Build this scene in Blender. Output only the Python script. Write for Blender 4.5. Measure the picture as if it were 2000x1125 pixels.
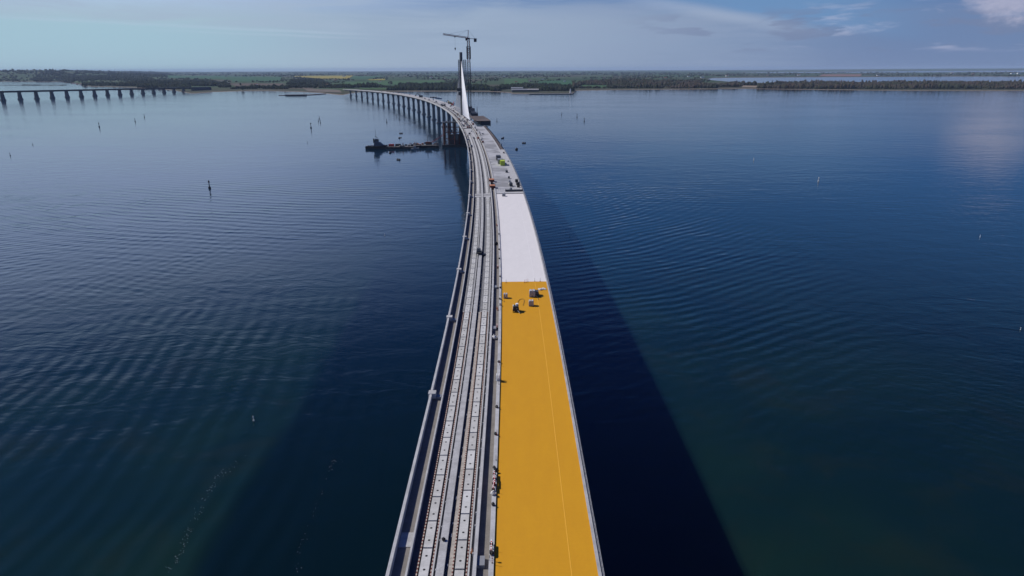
import bpy, math, random
import numpy as np
from mathutils import Vector
random.seed(7); rng = np.random.default_rng(11)
R = math.radians
for o in list(bpy.data.objects): bpy.data.objects.remove(o)
SC = bpy.context.scene; COL = SC.collection

# ------------------------------------------------------------------ camera
F = 1333.0; HOR = 427.0; H = 84.5; ROLL = 0.004
PIT = math.atan(HOR / F)
cam = bpy.data.cameras.new('camera'); camo = bpy.data.objects.new('camera', cam); COL.objects.link(camo)
cam.sensor_width = 36.0; cam.lens = 36.0 * F / 2000.0; cam.clip_start = 0.5; cam.clip_end = 120000
camo.location = (0, 0, H)
camo.rotation_mode = 'QUATERNION'
from mathutils import Quaternion
camo.rotation_quaternion = Quaternion((1, 0, 0), math.pi / 2 - PIT) @ Quaternion((0, 0, 1), -ROLL)
SC.camera = camo
# ------------------------------------------------------------------ light
SUN = Vector((-0.975, 0.30, 1.0)).normalized()
SC.view_settings.view_transform = 'Standard'; SC.view_settings.look = 'None'
SC.view_settings.exposure = 0.0; SC.view_settings.gamma = 1.0
sl = bpy.data.lights.new('sun', 'SUN'); sl.energy = 4.1; sl.angle = R(0.5); sl.color = (1.0, 0.955, 0.90)
so = bpy.data.objects.new('sun', sl); COL.objects.link(so); so.rotation_mode = 'QUATERNION'
so.rotation_quaternion = SUN.to_track_quat('Z', 'Y')
SC.cycles.volume_max_steps = 64
SC.cycles.max_bounces = 6; SC.cycles.volume_bounces = 0

class NT:
    """small helper round a node tree"""
    def __init__(s, nt): s.nt = nt
    def n(s, t, **k):
        nd = s.nt.nodes.new(t)
        for a, v in k.items(): setattr(nd, a, v)
        return nd
    def put(s, sock, v):
        if v is None: return
        if isinstance(v, bpy.types.NodeSocket): s.nt.links.new(v, sock)
        else:
            if hasattr(sock.default_value, '__len__') and not hasattr(v, '__len__'): v = [v] * len(sock.default_value)
            if hasattr(sock.default_value, '__len__') and len(sock.default_value) == 4 and len(v) == 3: v = (*v, 1)
            sock.default_value = v
    def m(s, op, a, b=None, c=None, clamp=False):
        nd = s.n('ShaderNodeMath', operation=op, use_clamp=clamp)
        for i, v in enumerate((a, b, c)):
            if v is not None: s.put(nd.inputs[i], v)
        return nd.outputs[0]
    def ss(s, x, e0, e1):
        nd = s.n('ShaderNodeMapRange', interpolation_type='SMOOTHSTEP')
        s.put(nd.inputs[0], x); nd.inputs[1].default_value = e0; nd.inputs[2].default_value = e1
        return nd.outputs[0]
    def mix(s, f, a, b, mode='MIX'):
        nd = s.n('ShaderNodeMix', data_type='RGBA', blend_type=mode)
        s.put(nd.inputs[0], f); s.put(nd.inputs[6], a); s.put(nd.inputs[7], b)
        return nd.outputs[2]
    def noise(s, vec, scale, detail=3, rough=.5, dist=0.0):
        nd = s.n('ShaderNodeTexNoise'); s.put(nd.inputs['Vector'], vec)
        nd.inputs['Scale'].default_value = scale; nd.inputs['Detail'].default_value = detail
        nd.inputs['Roughness'].default_value = rough; nd.inputs['Distortion'].default_value = dist
        return nd.outputs[0]
    def comb(s, x, y, z):
        nd = s.n('ShaderNodeCombineXYZ')
        for i, v in enumerate((x, y, z)): s.put(nd.inputs[i], v)
        return nd.outputs[0]
    def sep(s, v):
        nd = s.n('ShaderNodeSeparateXYZ'); s.put(nd.inputs[0], v); return nd.outputs

# world: Nishita sky with thin cirrus and a few low clouds, by direction
W = bpy.data.worlds.new('World'); SC.world = W; W.use_nodes = True
nt = W.node_tree; nt.nodes.clear(); g = NT(nt)
tc = g.n('ShaderNodeTexCoord'); x, y, z = g.sep(tc.outputs['Generated'])
zc = g.m('MAXIMUM', z, 0.004)
sky = g.n('ShaderNodeTexSky', sky_type='NISHITA', sun_disc=False, sun_elevation=math.asin(SUN.z),
          sun_rotation=math.atan2(SUN.x, SUN.y), altitude=50, air_density=1.0, dust_density=0.6, ozone_density=3.0)
g.put(sky.inputs[0], g.comb(x, y, zc))
az = g.m('MULTIPLY', g.m('ARCTAN2', x, y), 57.2958)          # degrees, right positive
el = g.m('MULTIPLY', g.m('ARCSINE', z), 57.2958)
SKYK = 0.050
skyc = g.mix(1.0, sky.outputs[0], (SKYK * .90, SKYK * .96, SKYK * 1.12, 1), 'MULTIPLY')
# elevation: upper sky is deeper blue
hi = g.ss(el, 3.0, 22.0)
skyc = g.mix(hi, skyc, g.mix(1.0, skyc, (.24, .50, 1.05, 1), 'MULTIPLY'))
# away from the sun (right) the low sky is duller and more violet
rt = g.ss(az, -25, 38)
skyc = g.mix(rt, skyc, g.mix(1.0, skyc, (.78, .86, 1.08, 1), 'MULTIPLY'))
# pale low sky: greenish blue toward the sun, grey in the middle, violet at the right
lowc = g.mix(g.ss(az, -30, -4), (.390, .540, .640, 1), (.300, .390, .535, 1))
lowc = g.mix(g.ss(az, 2, 30), lowc, (.155, .235, .415, 1))
lowc = g.mix(g.m('MULTIPLY', g.m('SUBTRACT', 1, g.ss(el, .0, 2.2)), .55), lowc, g.mix(g.ss(az, -20, 30), (.42, .51, .61, 1), (.185, .245, .41, 1)))
midc = g.mix(g.ss(az, -26, 4), (.44, .57, .88, 1), (.050, .165, .43, 1))
skyc = g.mix(g.m('SUBTRACT', 1, g.ss(el, 9.0, 24.0)), skyc, midc)
skyc = g.mix(g.m('SUBTRACT', 1, g.ss(el, 3.4, 6.2)), skyc, lowc)
# thin veil: band over the centre and upper left, edge running down to the right
def line(a0, e0, a1, e1):  # el - line(az)
    k = (e1 - e0) / (a1 - a0)
    return g.m('SUBTRACT', el, g.m('ADD', g.m('MULTIPLY', g.m('SUBTRACT', az, a0), k), e0))
vn = g.noise(g.comb(g.m('MULTIPLY', az, .05), g.m('MULTIPLY', el, .55), 0.3), 2.2, 6, .6, .5)
wob = g.m('MULTIPLY', g.m('SUBTRACT', vn, .5), 1.0)
e_left = g.m('ADD', line(-36, 3.5, -6, 2.5), wob)            # above this line: veil (left part)
veilL = g.ss(e_left, -.25, .35)
e_right = g.m('ADD', line(10, 4.9, 22, 2.7), wob)            # above this line: clear blue (right part)
clearR = g.m('MULTIPLY', g.ss(e_right, -.1, .9), g.m('MULTIPLY', g.ss(az, 6, 11), g.m('SUBTRACT', 1, g.ss(el, 5.5, 9))))
skyc = g.mix(g.m('MULTIPLY', g.m('MULTIPLY', clearR, .9), g.m('SUBTRACT', 1, g.ss(az, 22, 32))), skyc, (.150, .285, .510, 1))
veil = g.m('MULTIPLY', g.m('MAXIMUM', veilL, g.ss(az, -14, 0)), g.m('SUBTRACT', 1, clearR))
veil = g.m('MULTIPLY', veil, g.m('SUBTRACT', 1, g.ss(az, 15, 27)))
veil = g.m('MULTIPLY', veil, g.m('MULTIPLY', g.ss(vn, .25, .72), 1.15))
veil = g.m('MULTIPLY', veil, g.m('SUBTRACT', 1, g.ss(el, 5.5, 10)))
skyc = g.mix(g.m('MULTIPLY', veil, .62), skyc, g.mix(g.ss(az, -10, 12), (.37, .47, .61, 1), (.27, .345, .50, 1)))
# bright cirrus edges
def streak(a0, e0, a1, e1, w, s0, s1, fade=3):
    d = g.m('ABSOLUTE', g.m('ADD', line(a0, e0, a1, e1), g.m('MULTIPLY', wob, .35)))
    a = g.m('SUBTRACT', 1, g.ss(d, 0, w))
    return g.m('MULTIPLY', a, g.m('MULTIPLY', g.ss(az, s0, s0 + fade), g.m('SUBTRACT', 1, g.ss(az, s1 - fade, s1))))
st = g.m('ADD', g.m('MULTIPLY', streak(10, 5.0, 22.5, 2.65, .7, 5, 25, 8), .32),
         g.m('ADD', g.m('MULTIPLY', streak(-36, 3.4, -6, 2.45, .18, -39, -8, 8), .40), g.m('MULTIPLY', streak(-36, 3.0, -6, 2.2, .13, -30, -8, 8), .30)))
skyc = g.mix(g.m('MULTIPLY', st, .75, clamp=True), skyc, (.52, .60, .74, 1))
# upper blue at left below the veil a little cyan
cy = g.m('MULTIPLY', g.m('SUBTRACT', 1, veilL), g.m('SUBTRACT', 1, g.ss(az, -28, -8)))
skyc = g.mix(g.m('MULTIPLY', cy, .35), skyc, (.31, .54, .66, 1))
# low cumulus at the right
cn = g.noise(g.comb(g.m('MULTIPLY', az, .16), g.m('MULTIPLY', el, .85), 2.0), 1.0, 5, .55, .15)
cm = g.m('MULTIPLY', g.ss(cn, .51, .60), g.m('MULTIPLY', g.ss(az, 7, 16), g.m('MULTIPLY', g.ss(el, .9, 1.6), g.m('SUBTRACT', 1, g.ss(el, 3.4, 4.6)))))
skyc = g.mix(g.m('MULTIPLY', cm, .55), skyc, (.18, .225, .365, 1))
cn2 = g.noise(g.comb(g.m('MULTIPLY', az, .14), g.m('MULTIPLY', g.m('SUBTRACT', el, .22), .85), 2.0), 1.0, 5, .55, .15)
cm2 = g.m('MULTIPLY', g.m('SUBTRACT', g.ss(cn2, .53, .66), cm, clamp=True), g.m('MULTIPLY', g.ss(az, 18, 24), g.m('MULTIPLY', g.ss(el, .9, 1.4), g.m('SUBTRACT', 1, g.ss(el, 3.6, 5)))))
skyc = g.mix(g.m('MULTIPLY', cm2, .45), skyc, (.48, .50, .66, 1))
# big bright cloud upper right
dx = g.m('DIVIDE', g.m('SUBTRACT', az, 34.6), 4.2); dy = g.m('DIVIDE', g.m('SUBTRACT', el, 4.7), 2.5)
dd = g.m('SQRT', g.m('ADD', g.m('MULTIPLY', dx, dx), g.m('MULTIPLY', dy, dy)))
bn = g.noise(g.comb(g.m('MULTIPLY', az, .30), g.m('MULTIPLY', el, .55), 5.0), 1.2, 5, .6, .2)
big = g.ss(g.m('ADD', g.m('SUBTRACT', 1, dd), g.m('MULTIPLY', g.m('SUBTRACT', bn, .5), 1.9)), .12, .75)
skyc = g.mix(g.m('MULTIPLY', big, .68), skyc, g.mix(bn, (.24, .26, .42, 1), (.66, .64, .76, 1)))
# below the horizon hold a dim sea colour
bg = g.n('ShaderNodeBackground'); g.put(bg.inputs[0], skyc); bg.inputs[1].default_value = 1.0
ow = g.n('ShaderNodeOutputWorld'); nt.links.new(bg.outputs[0], ow.inputs[0])

# ------------------------------------------------------------------ geometry calibration
def ray(px, py):
    dx = px - 1000; dy = 562.5 - py; c, s = math.cos(ROLL), math.sin(ROLL)
    dx, dy = c * dx + s * dy, -s * dx + c * dy
    return (dx, F * math.cos(PIT) + dy * math.sin(PIT), -F * math.sin(PIT) + dy * math.cos(PIT))
def hit(px, py, z=0.0):
    d = ray(px, py); t = (z - H) / d[2]; return d[0] * t, d[1] * t
def at_depth(px, py, Y):
    d = ray(px, py); t = Y / d[1]; return Vector((d[0] * t, Y, H + d[2] * t))
def zdeck(y):
    return 35 - 5.0 * ((y - 820) / 820) ** 2 if y < 820 else 35 - 17 * ((y - 820) / 1820) ** 1.3
def xl(y):
    t = max(0.0, (y - 100) / 1000); return -14 - 123.95 * t ** 2 + 25.1 * t ** 3 - 6.38 * t ** 4
Y0 = -160.0
_ys = np.arange(Y0, 2900, 1.0); _xs = np.array([xl(v) for v in _ys])
_s = np.concatenate([[0], np.cumsum(np.hypot(np.diff(_xs), 1))]); _s = _s - np.interp(0, _ys, _s)
def fr(s):
    y = float(np.interp(s, _s, _ys)); e = 1.0
    tx = (xl(y + e) - xl(y - e)) / (2 * e); l = math.hypot(tx, 1)
    return xl(y), y, tx / l, 1 / l
def BP(s, u, dz=0.0):
    x, y, tx, ty = fr(s); return Vector((x + u * ty, y - u * tx, zdeck(y) + dz))
def head(s):
    x, y, tx, ty = fr(s); return -math.atan2(tx, ty)
def su(px, py, dz=0.0):
    z = 32.0
    for i in range(40):
        x, y = hit(px, py, z); z = .5 * z + .5 * (zdeck(min(max(y, 0), 2800)) + dz)
    s = float(np.interp(y, _ys, _s))
    for i in range(5):
        X, Y, tx, ty = fr(s); s += (x - X) * tx + (y - Y) * ty
    X, Y, tx, ty = fr(s)
    return s, (x - X) * ty - (y - Y) * tx

# ------------------------------------------------------------------ mesh building
class MB:
    def __init__(s): s.v = []; s.f = []
    def add(s, vs, fs):
        n = len(s.v); s.v.extend([tuple(a) for a in vs]); s.f.extend([tuple(i + n for i in f) for f in fs]); return s
    def box(s, x0, x1, y0, y1, z0, z1, taper=0.0):
        t = taper
        vs = [(x0, y0, z0), (x1, y0, z0), (x1, y1, z0), (x0, y1, z0), (x0 + t, y0 + t, z1), (x1 - t, y0 + t, z1), (x1 - t, y1 - t, z1), (x0 + t, y1 - t, z1)]
        return s.add(vs, [(3, 2, 1, 0), (4, 5, 6, 7), (0, 1, 5, 4), (1, 2, 6, 5), (2, 3, 7, 6), (3, 0, 4, 7)])
    def beam(s, p, q, w, h=None):
        p = Vector(p); q = Vector(q); h = h or w; d = (q - p)
        if d.length < 1e-6: return s
        d.normalize(); up = Vector((0, 0, 1)) if abs(d.z) < .95 else Vector((1, 0, 0))
        a = d.cross(up).normalized() * w / 2; b = a.cross(d).normalized() * h / 2
        vs = [p - a - b, p + a - b, p + a + b, p - a + b, q - a - b, q + a - b, q + a + b, q - a + b]
        return s.add(vs, [(0, 1, 2, 3), (7, 6, 5, 4), (0, 4, 5, 1), (1, 5, 6, 2), (2, 6, 7, 3), (3, 7, 4, 0)])
    def cyl(s, p, q, r0, r1=None, n=10):
        r1 = r0 if r1 is None else r1
        p = Vector(p); q = Vector(q); d = (q - p).normalized(); up = Vector((0, 0, 1)) if abs(d.z) < .95 else Vector((1, 0, 0))
        a = d.cross(up).normalized(); b = a.cross(d).normalized(); vs = []
        for c, r in ((p, r0), (q, r1)):
            for i in range(n):
                t = 2 * math.pi * i / n; vs.append(c + a * (math.cos(t) * r) + b * (math.sin(t) * r))
        fs = [(i, (i + 1) % n, n + (i + 1) % n, n + i) for i in range(n)] + [tuple(range(n - 1, -1, -1)), tuple(range(n, 2 * n))]
        return s.add(vs, fs)
    def loft(s, rings):
        n = len(rings[0]); vs = [v for r in rings for v in r]; fs = []
        for k in range(len(rings) - 1):
            for i in range(n):
                j = (i + 1) % n; fs.append((k * n + i, k * n + j, (k + 1) * n + j, (k + 1) * n + i))
        fs += [tuple(range(n - 1, -1, -1)), tuple((len(rings) - 1) * n + i for i in range(n))]
        return s.add(vs, fs)
    def blob(s, c, r, rz=None, jit=.25, flat=False):
        rz = rz or r; c = Vector(c); vs = []
        for (a, b, d) in ICO:
            k = 1 + random.uniform(-jit, jit); z = d * rz * k
            if flat and z < 0: z *= .3
            vs.append(c + Vector((a * r * k, b * r * k, z)))
        return s.add(vs, ICOF)
    def sweep(s, prof, s0, s1, ds=5.0, cap=True):
        n = max(1, int(round((s1 - s0) / ds))); rings = []
        for k in range(n + 1):
            q = s0 + (s1 - s0) * k / n; rings.append([BP(q, u, dz) for u, dz in prof])
        m = len(prof); vs = [v for r in rings for v in r]; fs = []
        for k in range(n):
            for i in range(m):
                j = (i + 1) % m; fs.append((k * m + i, (k + 1) * m + i, (k + 1) * m + j, k * m + j))
        if cap: fs += [tuple(range(m)), tuple(n * m + i for i in range(m - 1, -1, -1))]
        return s.add(vs, fs)
    def rsweep(s, u0, u1, z0, z1, s0, s1, ds=5.0):   # rectangular strip along the bridge
        return s.sweep([(u0, z0), (u0, z1), (u1, z1), (u1, z0)], s0, s1, ds)
    def tube(s, pts, r, n=6):
        for a, b in zip(pts, pts[1:]): s.cyl(a, b, r, r, n)
        return s
    def build(s, name, mat, parent=None, smooth=False):
        me = bpy.data.meshes.new(name); me.from_pydata(s.v, [], s.f); me.materials.append(mat); me.update()
        if smooth: me.polygons.foreach_set('use_smooth', [True] * len(me.polygons))
        o = bpy.data.objects.new(name, me); COL.objects.link(o)
        if parent is not None: o.parent = parent
        return o
ph = (1 + 5 ** .5) / 2; _n = math.sqrt(1 + ph * ph)
ICO = [tuple(c / _n for c in v) for v in [(-1, ph, 0), (1, ph, 0), (-1, -ph, 0), (1, -ph, 0), (0, -1, ph), (0, 1, ph), (0, -1, -ph), (0, 1, -ph), (ph, 0, -1), (ph, 0, 1), (-ph, 0, -1), (-ph, 0, 1)]]
ICOF = [(0, 11, 5), (0, 5, 1), (0, 1, 7), (0, 7, 10), (0, 10, 11), (1, 5, 9), (5, 11, 4), (11, 10, 2), (10, 7, 6), (7, 1, 8), (3, 9, 4), (3, 4, 2), (3, 2, 6), (3, 6, 8), (3, 8, 9), (4, 9, 5), (2, 4, 11), (6, 2, 10), (8, 6, 7), (9, 8, 1)]
def tag(o, label=None, cat=None, group=None, kind=None):
    if label: o['label'] = label
    if cat: o['category'] = cat
    if group: o['group'] = group
    if kind: o['kind'] = kind
    return o
def empty(name, loc, rz=0.0, label=None, cat=None, group=None):
    o = bpy.data.objects.new(name, None); COL.objects.link(o); o.location = loc; o.rotation_euler = (0, 0, rz)
    o.empty_display_size = .5
    return tag(o, label, cat, group)
def copy_tree(o, parent=None):
    c = o.copy(); COL.objects.link(c); c.parent = parent
    for ch in [q for q in bpy.data.objects if q.parent == o]: copy_tree(ch, c)
    return c

# ------------------------------------------------------------------ materials
def mat(name, c, rough=.75, var=.18, scale=.6, bump=0.0, c2=None, metal=0.0, spec=.4, detail=4, world=True):
    m = bpy.data.materials.new(name); m.use_nodes = True; t = m.node_tree; t.nodes.clear(); g = NT(t)
    b = g.n('ShaderNodeBsdfPrincipled'); o = g.n('ShaderNodeOutputMaterial'); t.links.new(b.outputs[0], o.inputs[0])
    if world: co = g.n('ShaderNodeNewGeometry').outputs['Position']
    else: co = g.n('ShaderNodeTexCoord').outputs['Object']
    n1 = g.noise(co, scale, detail, .6); n2 = g.noise(co, scale * 7, 3, .6)
    k = g.m('ADD', g.m('MULTIPLY', n1, .65), g.m('MULTIPLY', n2, .35)); k = g.ss(k, .3, .7)
    lo = tuple(max(0, q * (1 - var)) for q in c); hi = tuple(min(1, q * (1 + var)) for q in (c2 or c))
    g.put(b.inputs['Base Color'], g.mix(k, lo, hi))
    b.inputs['Roughness'].default_value = rough; b.inputs['Metallic'].default_value = metal
    b.inputs['Specular IOR Level'].default_value = spec
    if bump:
        bp = g.n('ShaderNodeBump'); bp.inputs['Strength'].default_value = 1; bp.inputs['Distance'].default_value = bump
        g.put(bp.inputs['Height'], n2); t.links.new(bp.outputs[0], b.inputs['Normal'])
    m['g'] = 1
    return m
M = {}
M['conc'] = mat('concrete_light', (.37, .37, .375), .85, .24, .7, .01)
M['conc_white'] = mat('concrete_white', (.40, .40, .405), .8, .18, .6)
M['conc_mid'] = mat('concrete_mid', (.33, .33, .34), .85, .2, .4)
M['conc_tan'] = mat('concrete_tan', (.185, .170, .155), .9, .18, .5)
M['conc_under'] = mat('concrete_girder', (.30, .31, .33), .85, .15, .1)
M['pier'] = mat('pier_concrete', (.15, .165, .19), .85, .2, .12)
M['dark'] = mat('dark_channel', (.040, .040, .048), .8, .3, .8)
M['trough'] = mat('trough_floor', (.075, .078, .09), .85, .25, .5)
M['cream'] = mat('cream_strip', (.36, .325, .285), .85, .3, 2.0)
M['slab'] = mat('track_slab_concrete', (.47, .47, .46), .8, .16, .8)
_t = M['slab'].node_tree; _g = NT(_t); _b = [q for q in _t.nodes if q.type == 'BSDF_PRINCIPLED'][0]; _l = _b.inputs['Base Color'].links[0].from_socket
_r = _g.n('ShaderNodeObjectInfo').outputs['Random']; _g.put(_b.inputs['Base Color'], _g.mix(1.0, _l, _g.mix(_r, (.88, .87, .85, 1), (1.08, 1.08, 1.09, 1)), 'MULTIPLY'))
M['seat_red'] = mat('rail_seat_red', (.14, .045, .035), .7, .3, 2)
M['seat_white'] = mat('rail_seat_pale', (.42, .36, .31), .7, .2, 2)
M['black'] = mat('black_rubber', (.018, .018, .02), .7, .3, 2)
M['white'] = mat('white_paint', (.78, .78, .78), .5, .06, 2)
M['grey'] = mat('grey_paint', (.22, .23, .25), .5, .15, 1)
M['dgrey'] = mat('dark_grey_paint', (.055, .06, .07), .55, .2, 1)
M['steel'] = mat('galvanised_steel', (.34, .35, .36), .45, .2, 2, metal=.3)
M['red'] = mat('red_paint', (.45, .035, .03), .5, .2, 2)
M['crane_red'] = mat('crane_red', (.24, .055, .06), .5, .2, 1)
M['rust'] = mat('rust_steel', (.15, .05, .035), .8, .35, .4)
M['orange'] = mat('orange_board', (.42, .17, .09), .8, .2, 1)
M['lime'] = mat('lime_paint', (.42, .52, .03), .5, .08, 1)
M['yellow_p'] = mat('yellow_machine_paint', (.60, .36, .03), .5, .15, 1)
M['blue'] = mat('blue_paint', (.03, .08, .22), .5, .2, 1)
M['hull'] = mat('hull_black', (.018, .02, .028), .5, .3, .4)
M['navy'] = mat('navy_superstructure', (.07, .09, .13), .5, .2, .5)
M['deckgrey'] = mat('barge_deck', (.17, .16, .155), .8, .35, .3)
M['wood'] = mat('formwork_boards', (.12, .095, .085), .85, .3, .4)
M['pylon'] = mat('pylon_concrete', (.085, .09, .10), .8, .2, .1)
M['stay'] = mat('stay_pipe_white', (.80, .80, .81), .4, .03, .1)
M['glass'] = mat('cab_glass', (.02, .03, .04), .15, .1, 1)
M['roof_dark'] = mat('roof_slate', (.07, .07, .075), .8, .2, .2)
M['roof_red'] = mat('roof_tile_red', (.20, .08, .055), .8, .2, .2)
M['brick'] = mat('brick_wall', (.22, .10, .07), .85, .2, .3)
M['oldsteel'] = mat('old_bridge_steel', (.045, .055, .075), .7, .2, .1)
M['oldpier'] = mat('old_pier_stone', (.085, .095, .12), .85, .25, .1)
M['bag'] = mat('woven_bag', (.30, .31, .34), .8, .25, 5)
M['tarp'] = mat('pale_tarpaulin', (.55, .54, .52), .7, .15, 3)

def membrane(name, c, dark, bands=0.0, lined=True):
    m = bpy.data.materials.new(name); m.use_nodes = True; t = m.node_tree; t.nodes.clear(); g = NT(t)
    b = g.n('ShaderNodeBsdfPrincipled'); o = g.n('ShaderNodeOutputMaterial'); t.links.new(b.outputs[0], o.inputs[0])
    co = g.n('ShaderNodeNewGeometry').outputs['Position']; X, Y, Z = g.sep(co)
    n1 = g.noise(g.comb(g.m('MULTIPLY', X, .5), g.m('MULTIPLY', Y, .16), 0), 1.0, 5, .6, .4)
    n2 = g.noise(co, 2.2, 4, .65)
    k = g.m('ADD', g.m('MULTIPLY', n1, .6), g.m('MULTIPLY', n2, .4))
    col = g.mix(g.ss(k, .3, .7), dark, c)
    sp = g.ss(g.noise(co, .9, 2, .5), .73, .78)
    col = g.mix(g.m('MULTIPLY', sp, .12), col, tuple(q * .72 for q in c))
    st = g.ss(g.noise(g.comb(g.m('MULTIPLY', X, .35), g.m('MULTIPLY', Y, 1.4), 3.0), 1.0, 3, .5), .62, .72)
    col = g.mix(g.m('MULTIPLY', st, .10), col, tuple(min(1, q * 1.25) for q in c))
    if bands:
        n3 = g.noise(g.comb(g.m('MULTIPLY', X, .05), g.m('MULTIPLY', Y, .045), 7.0), 1.0, 3, .6, .3)
        col = g.mix(g.m('MULTIPLY', g.ss(n3, .47, .62), bands), col, tuple(q * .45 for q in c))
    g.put(b.inputs['Base Color'], col); b.inputs['Roughness'].default_value = .65; b.inputs['Specular IOR Level'].default_value = .12
    bp = g.n('ShaderNodeBump'); bp.inputs['Distance'].default_value = .006; g.put(bp.inputs['Height'], n2); t.links.new(bp.outputs[0], b.inputs['Normal'])
    return m
M['yellow'] = membrane('yellow_membrane_coat', (.58, .285, .016), (.545, .262, .016))
M['yellow_line'] = mat('yellow_joint', (.78, .43, .05), .5, .08, 1)
M['wmem'] = membrane('white_primer_coat', (.70, .675, .67), (.65, .63, .625))
M['wline'] = mat('white_joint', (.76, .74, .74), .5, .05, 1)
M['gdeck'] = membrane('bare_grey_deck', (.46, .46, .475), (.36, .365, .38), .8)

# ------------------------------------------------------------------ water
SEND = 2590.0
def water_mat():
    m = bpy.data.materials.new('sea_water'); m.use_nodes = True; t = m.node_tree; t.nodes.clear(); g = NT(t)
    b = g.n('ShaderNodeBsdfPrincipled'); o = g.n('ShaderNodeOutputMaterial'); t.links.new(b.outputs[0], o.inputs[0])
    co = g.n('ShaderNodeNewGeometry').outputs['Position']; X, Y, Z = g.sep(co)
    # body colour: green shallows, blue deeper, brown weed; dredged trench along the bridge is deeper
    n1 = g.noise(co, .012, 4, .6, .4); n2 = g.noise(co, .045, 4, .6, .6); n3 = g.noise(g.comb(g.m('MULTIPLY', X, .004), g.m('MULTIPLY', Y, .010), 1), 1, 3, .5)
    base = g.mix(g.ss(n1, .35, .65), (.0026, .0140, .0140, 1), (.0062, .0215, .0130, 1))
    base = g.mix(g.m('MULTIPLY', g.ss(n2, .5, .68), .45), base, (.0110, .0190, .0105, 1))
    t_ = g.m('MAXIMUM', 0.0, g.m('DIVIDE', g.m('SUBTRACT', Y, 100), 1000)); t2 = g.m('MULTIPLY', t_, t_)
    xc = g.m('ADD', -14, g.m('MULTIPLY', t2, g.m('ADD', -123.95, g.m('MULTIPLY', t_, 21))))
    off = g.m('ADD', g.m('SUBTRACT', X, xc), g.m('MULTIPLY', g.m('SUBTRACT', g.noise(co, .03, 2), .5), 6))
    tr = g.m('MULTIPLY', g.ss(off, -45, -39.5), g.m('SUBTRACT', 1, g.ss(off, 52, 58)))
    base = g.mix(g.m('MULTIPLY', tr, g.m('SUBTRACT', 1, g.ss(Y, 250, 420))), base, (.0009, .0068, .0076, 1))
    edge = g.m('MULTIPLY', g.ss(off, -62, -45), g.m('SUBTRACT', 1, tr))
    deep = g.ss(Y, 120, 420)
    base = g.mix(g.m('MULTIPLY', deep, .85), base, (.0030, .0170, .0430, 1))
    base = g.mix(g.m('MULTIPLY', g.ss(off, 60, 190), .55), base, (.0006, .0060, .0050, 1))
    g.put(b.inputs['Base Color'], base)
    # calm and ruffled patches
    calm = g.ss(n3, .40, .62)
    g.put(b.inputs['Roughness'], g.m('ADD', .035, g.m('MULTIPLY', g.ss(Y, 300, 1500), .05)))
    b.inputs['IOR'].default_value = 1.33; b.inputs['Specular IOR Level'].default_value = .5
    # small ripples
    h1 = g.m('MULTIPLY', g.noise(g.comb(g.m('MULTIPLY', X, .75), Y, 0), .55, 3, .6, .3), .055)
    h2 = g.m('MULTIPLY', g.noise(g.comb(g.m('MULTIPLY', X, .6), Y, 2), .10, 3, .55, .5), .30)
    hs = g.m('MULTIPLY', g.m('ADD', h1, h2), g.m('ADD', .55, g.m('MULTIPLY', calm, .5)))
    # wave trains: (centre x, centre y, wavelength, height, mask centre x, y, radius x, radius y)
    wn = g.noise(co, .012, 3, .5); wob = g.m('MULTIPLY', wn, 26)
    tot = hs
    wn2 = g.noise(co, .035, 3, .6)
    for (cx, cy, lam, A, mx, my, rx, ry, w) in [
            (60, 1400, 8.5, .040, -190, 450, 150, 170, .8), (-700, 90, 5.6, .032, -92, 140, 80, 150, .7), (-900, 420, 7.0, .010, -190, 300, 110, 130, 1.0),
            (160, -240, 5.5, .026, -330, 380, 150, 200, .8), (-330, -120, 5.0, .008, -150, 300, 60, 90, 1.2),
            (-150, 640, 5.6, .032, 75, 330, 75, 210, .8), (300, 1500, 8.0, .016, 90, 520, 140, 130, .6), (420, -150, 4.2, .010, 60, 170, 60, 130, .9),
            (-500, -500, 3.6, .006, 140, 130, 90, 90, .9), (900, 100, 6.0, .006, 320, 420, 240, 240, .8)]:
        ddx = g.m('SUBTRACT', X, cx); ddy = g.m('SUBTRACT', Y, cy)
        r = g.m('SQRT', g.m('ADD', g.m('MULTIPLY', ddx, ddx), g.m('MULTIPLY', ddy, ddy)))
        ph_ = g.m('MULTIPLY', g.m('ADD', r, g.m('MULTIPLY', wob, w)), 2 * math.pi / lam)
        sn = g.m('SINE', ph_)
        ex = g.m('DIVIDE', g.m('SUBTRACT', X, mx), rx); ey = g.m('DIVIDE', g.m('SUBTRACT', Y, my), ry)
        q = g.m('SQRT', g.m('ADD', g.m('MULTIPLY', ex, ex), g.m('MULTIPLY', ey, ey)))
        mk = g.m('SUBTRACT', 1, g.ss(q, .25, 1.25))
        am = g.m('MULTIPLY', g.m('MULTIPLY', mk, A * 1.7), g.m('ADD', .45, g.m('MULTIPLY', g.ss(wn2, .36, .64), .8)))
        tot = g.m('ADD', tot, g.m('MULTIPLY', sn, am))
    bp = g.n('ShaderNodeBump'); bp.inputs['Strength'].default_value = 1; bp.inputs['Distance'].default_value = 1
    g.put(bp.inputs['Height'], tot); t.links.new(bp.outputs[0], b.inputs['Normal'])
    return m
mb = MB(); E = 39000
mb.add([(-E, -3000, 0), (E, -3000, 0), (E, E, 0), (-E, E, 0)], [(0, 1, 2, 3)])
tag(mb.build('water', water_mat()), kind='structure')

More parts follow.
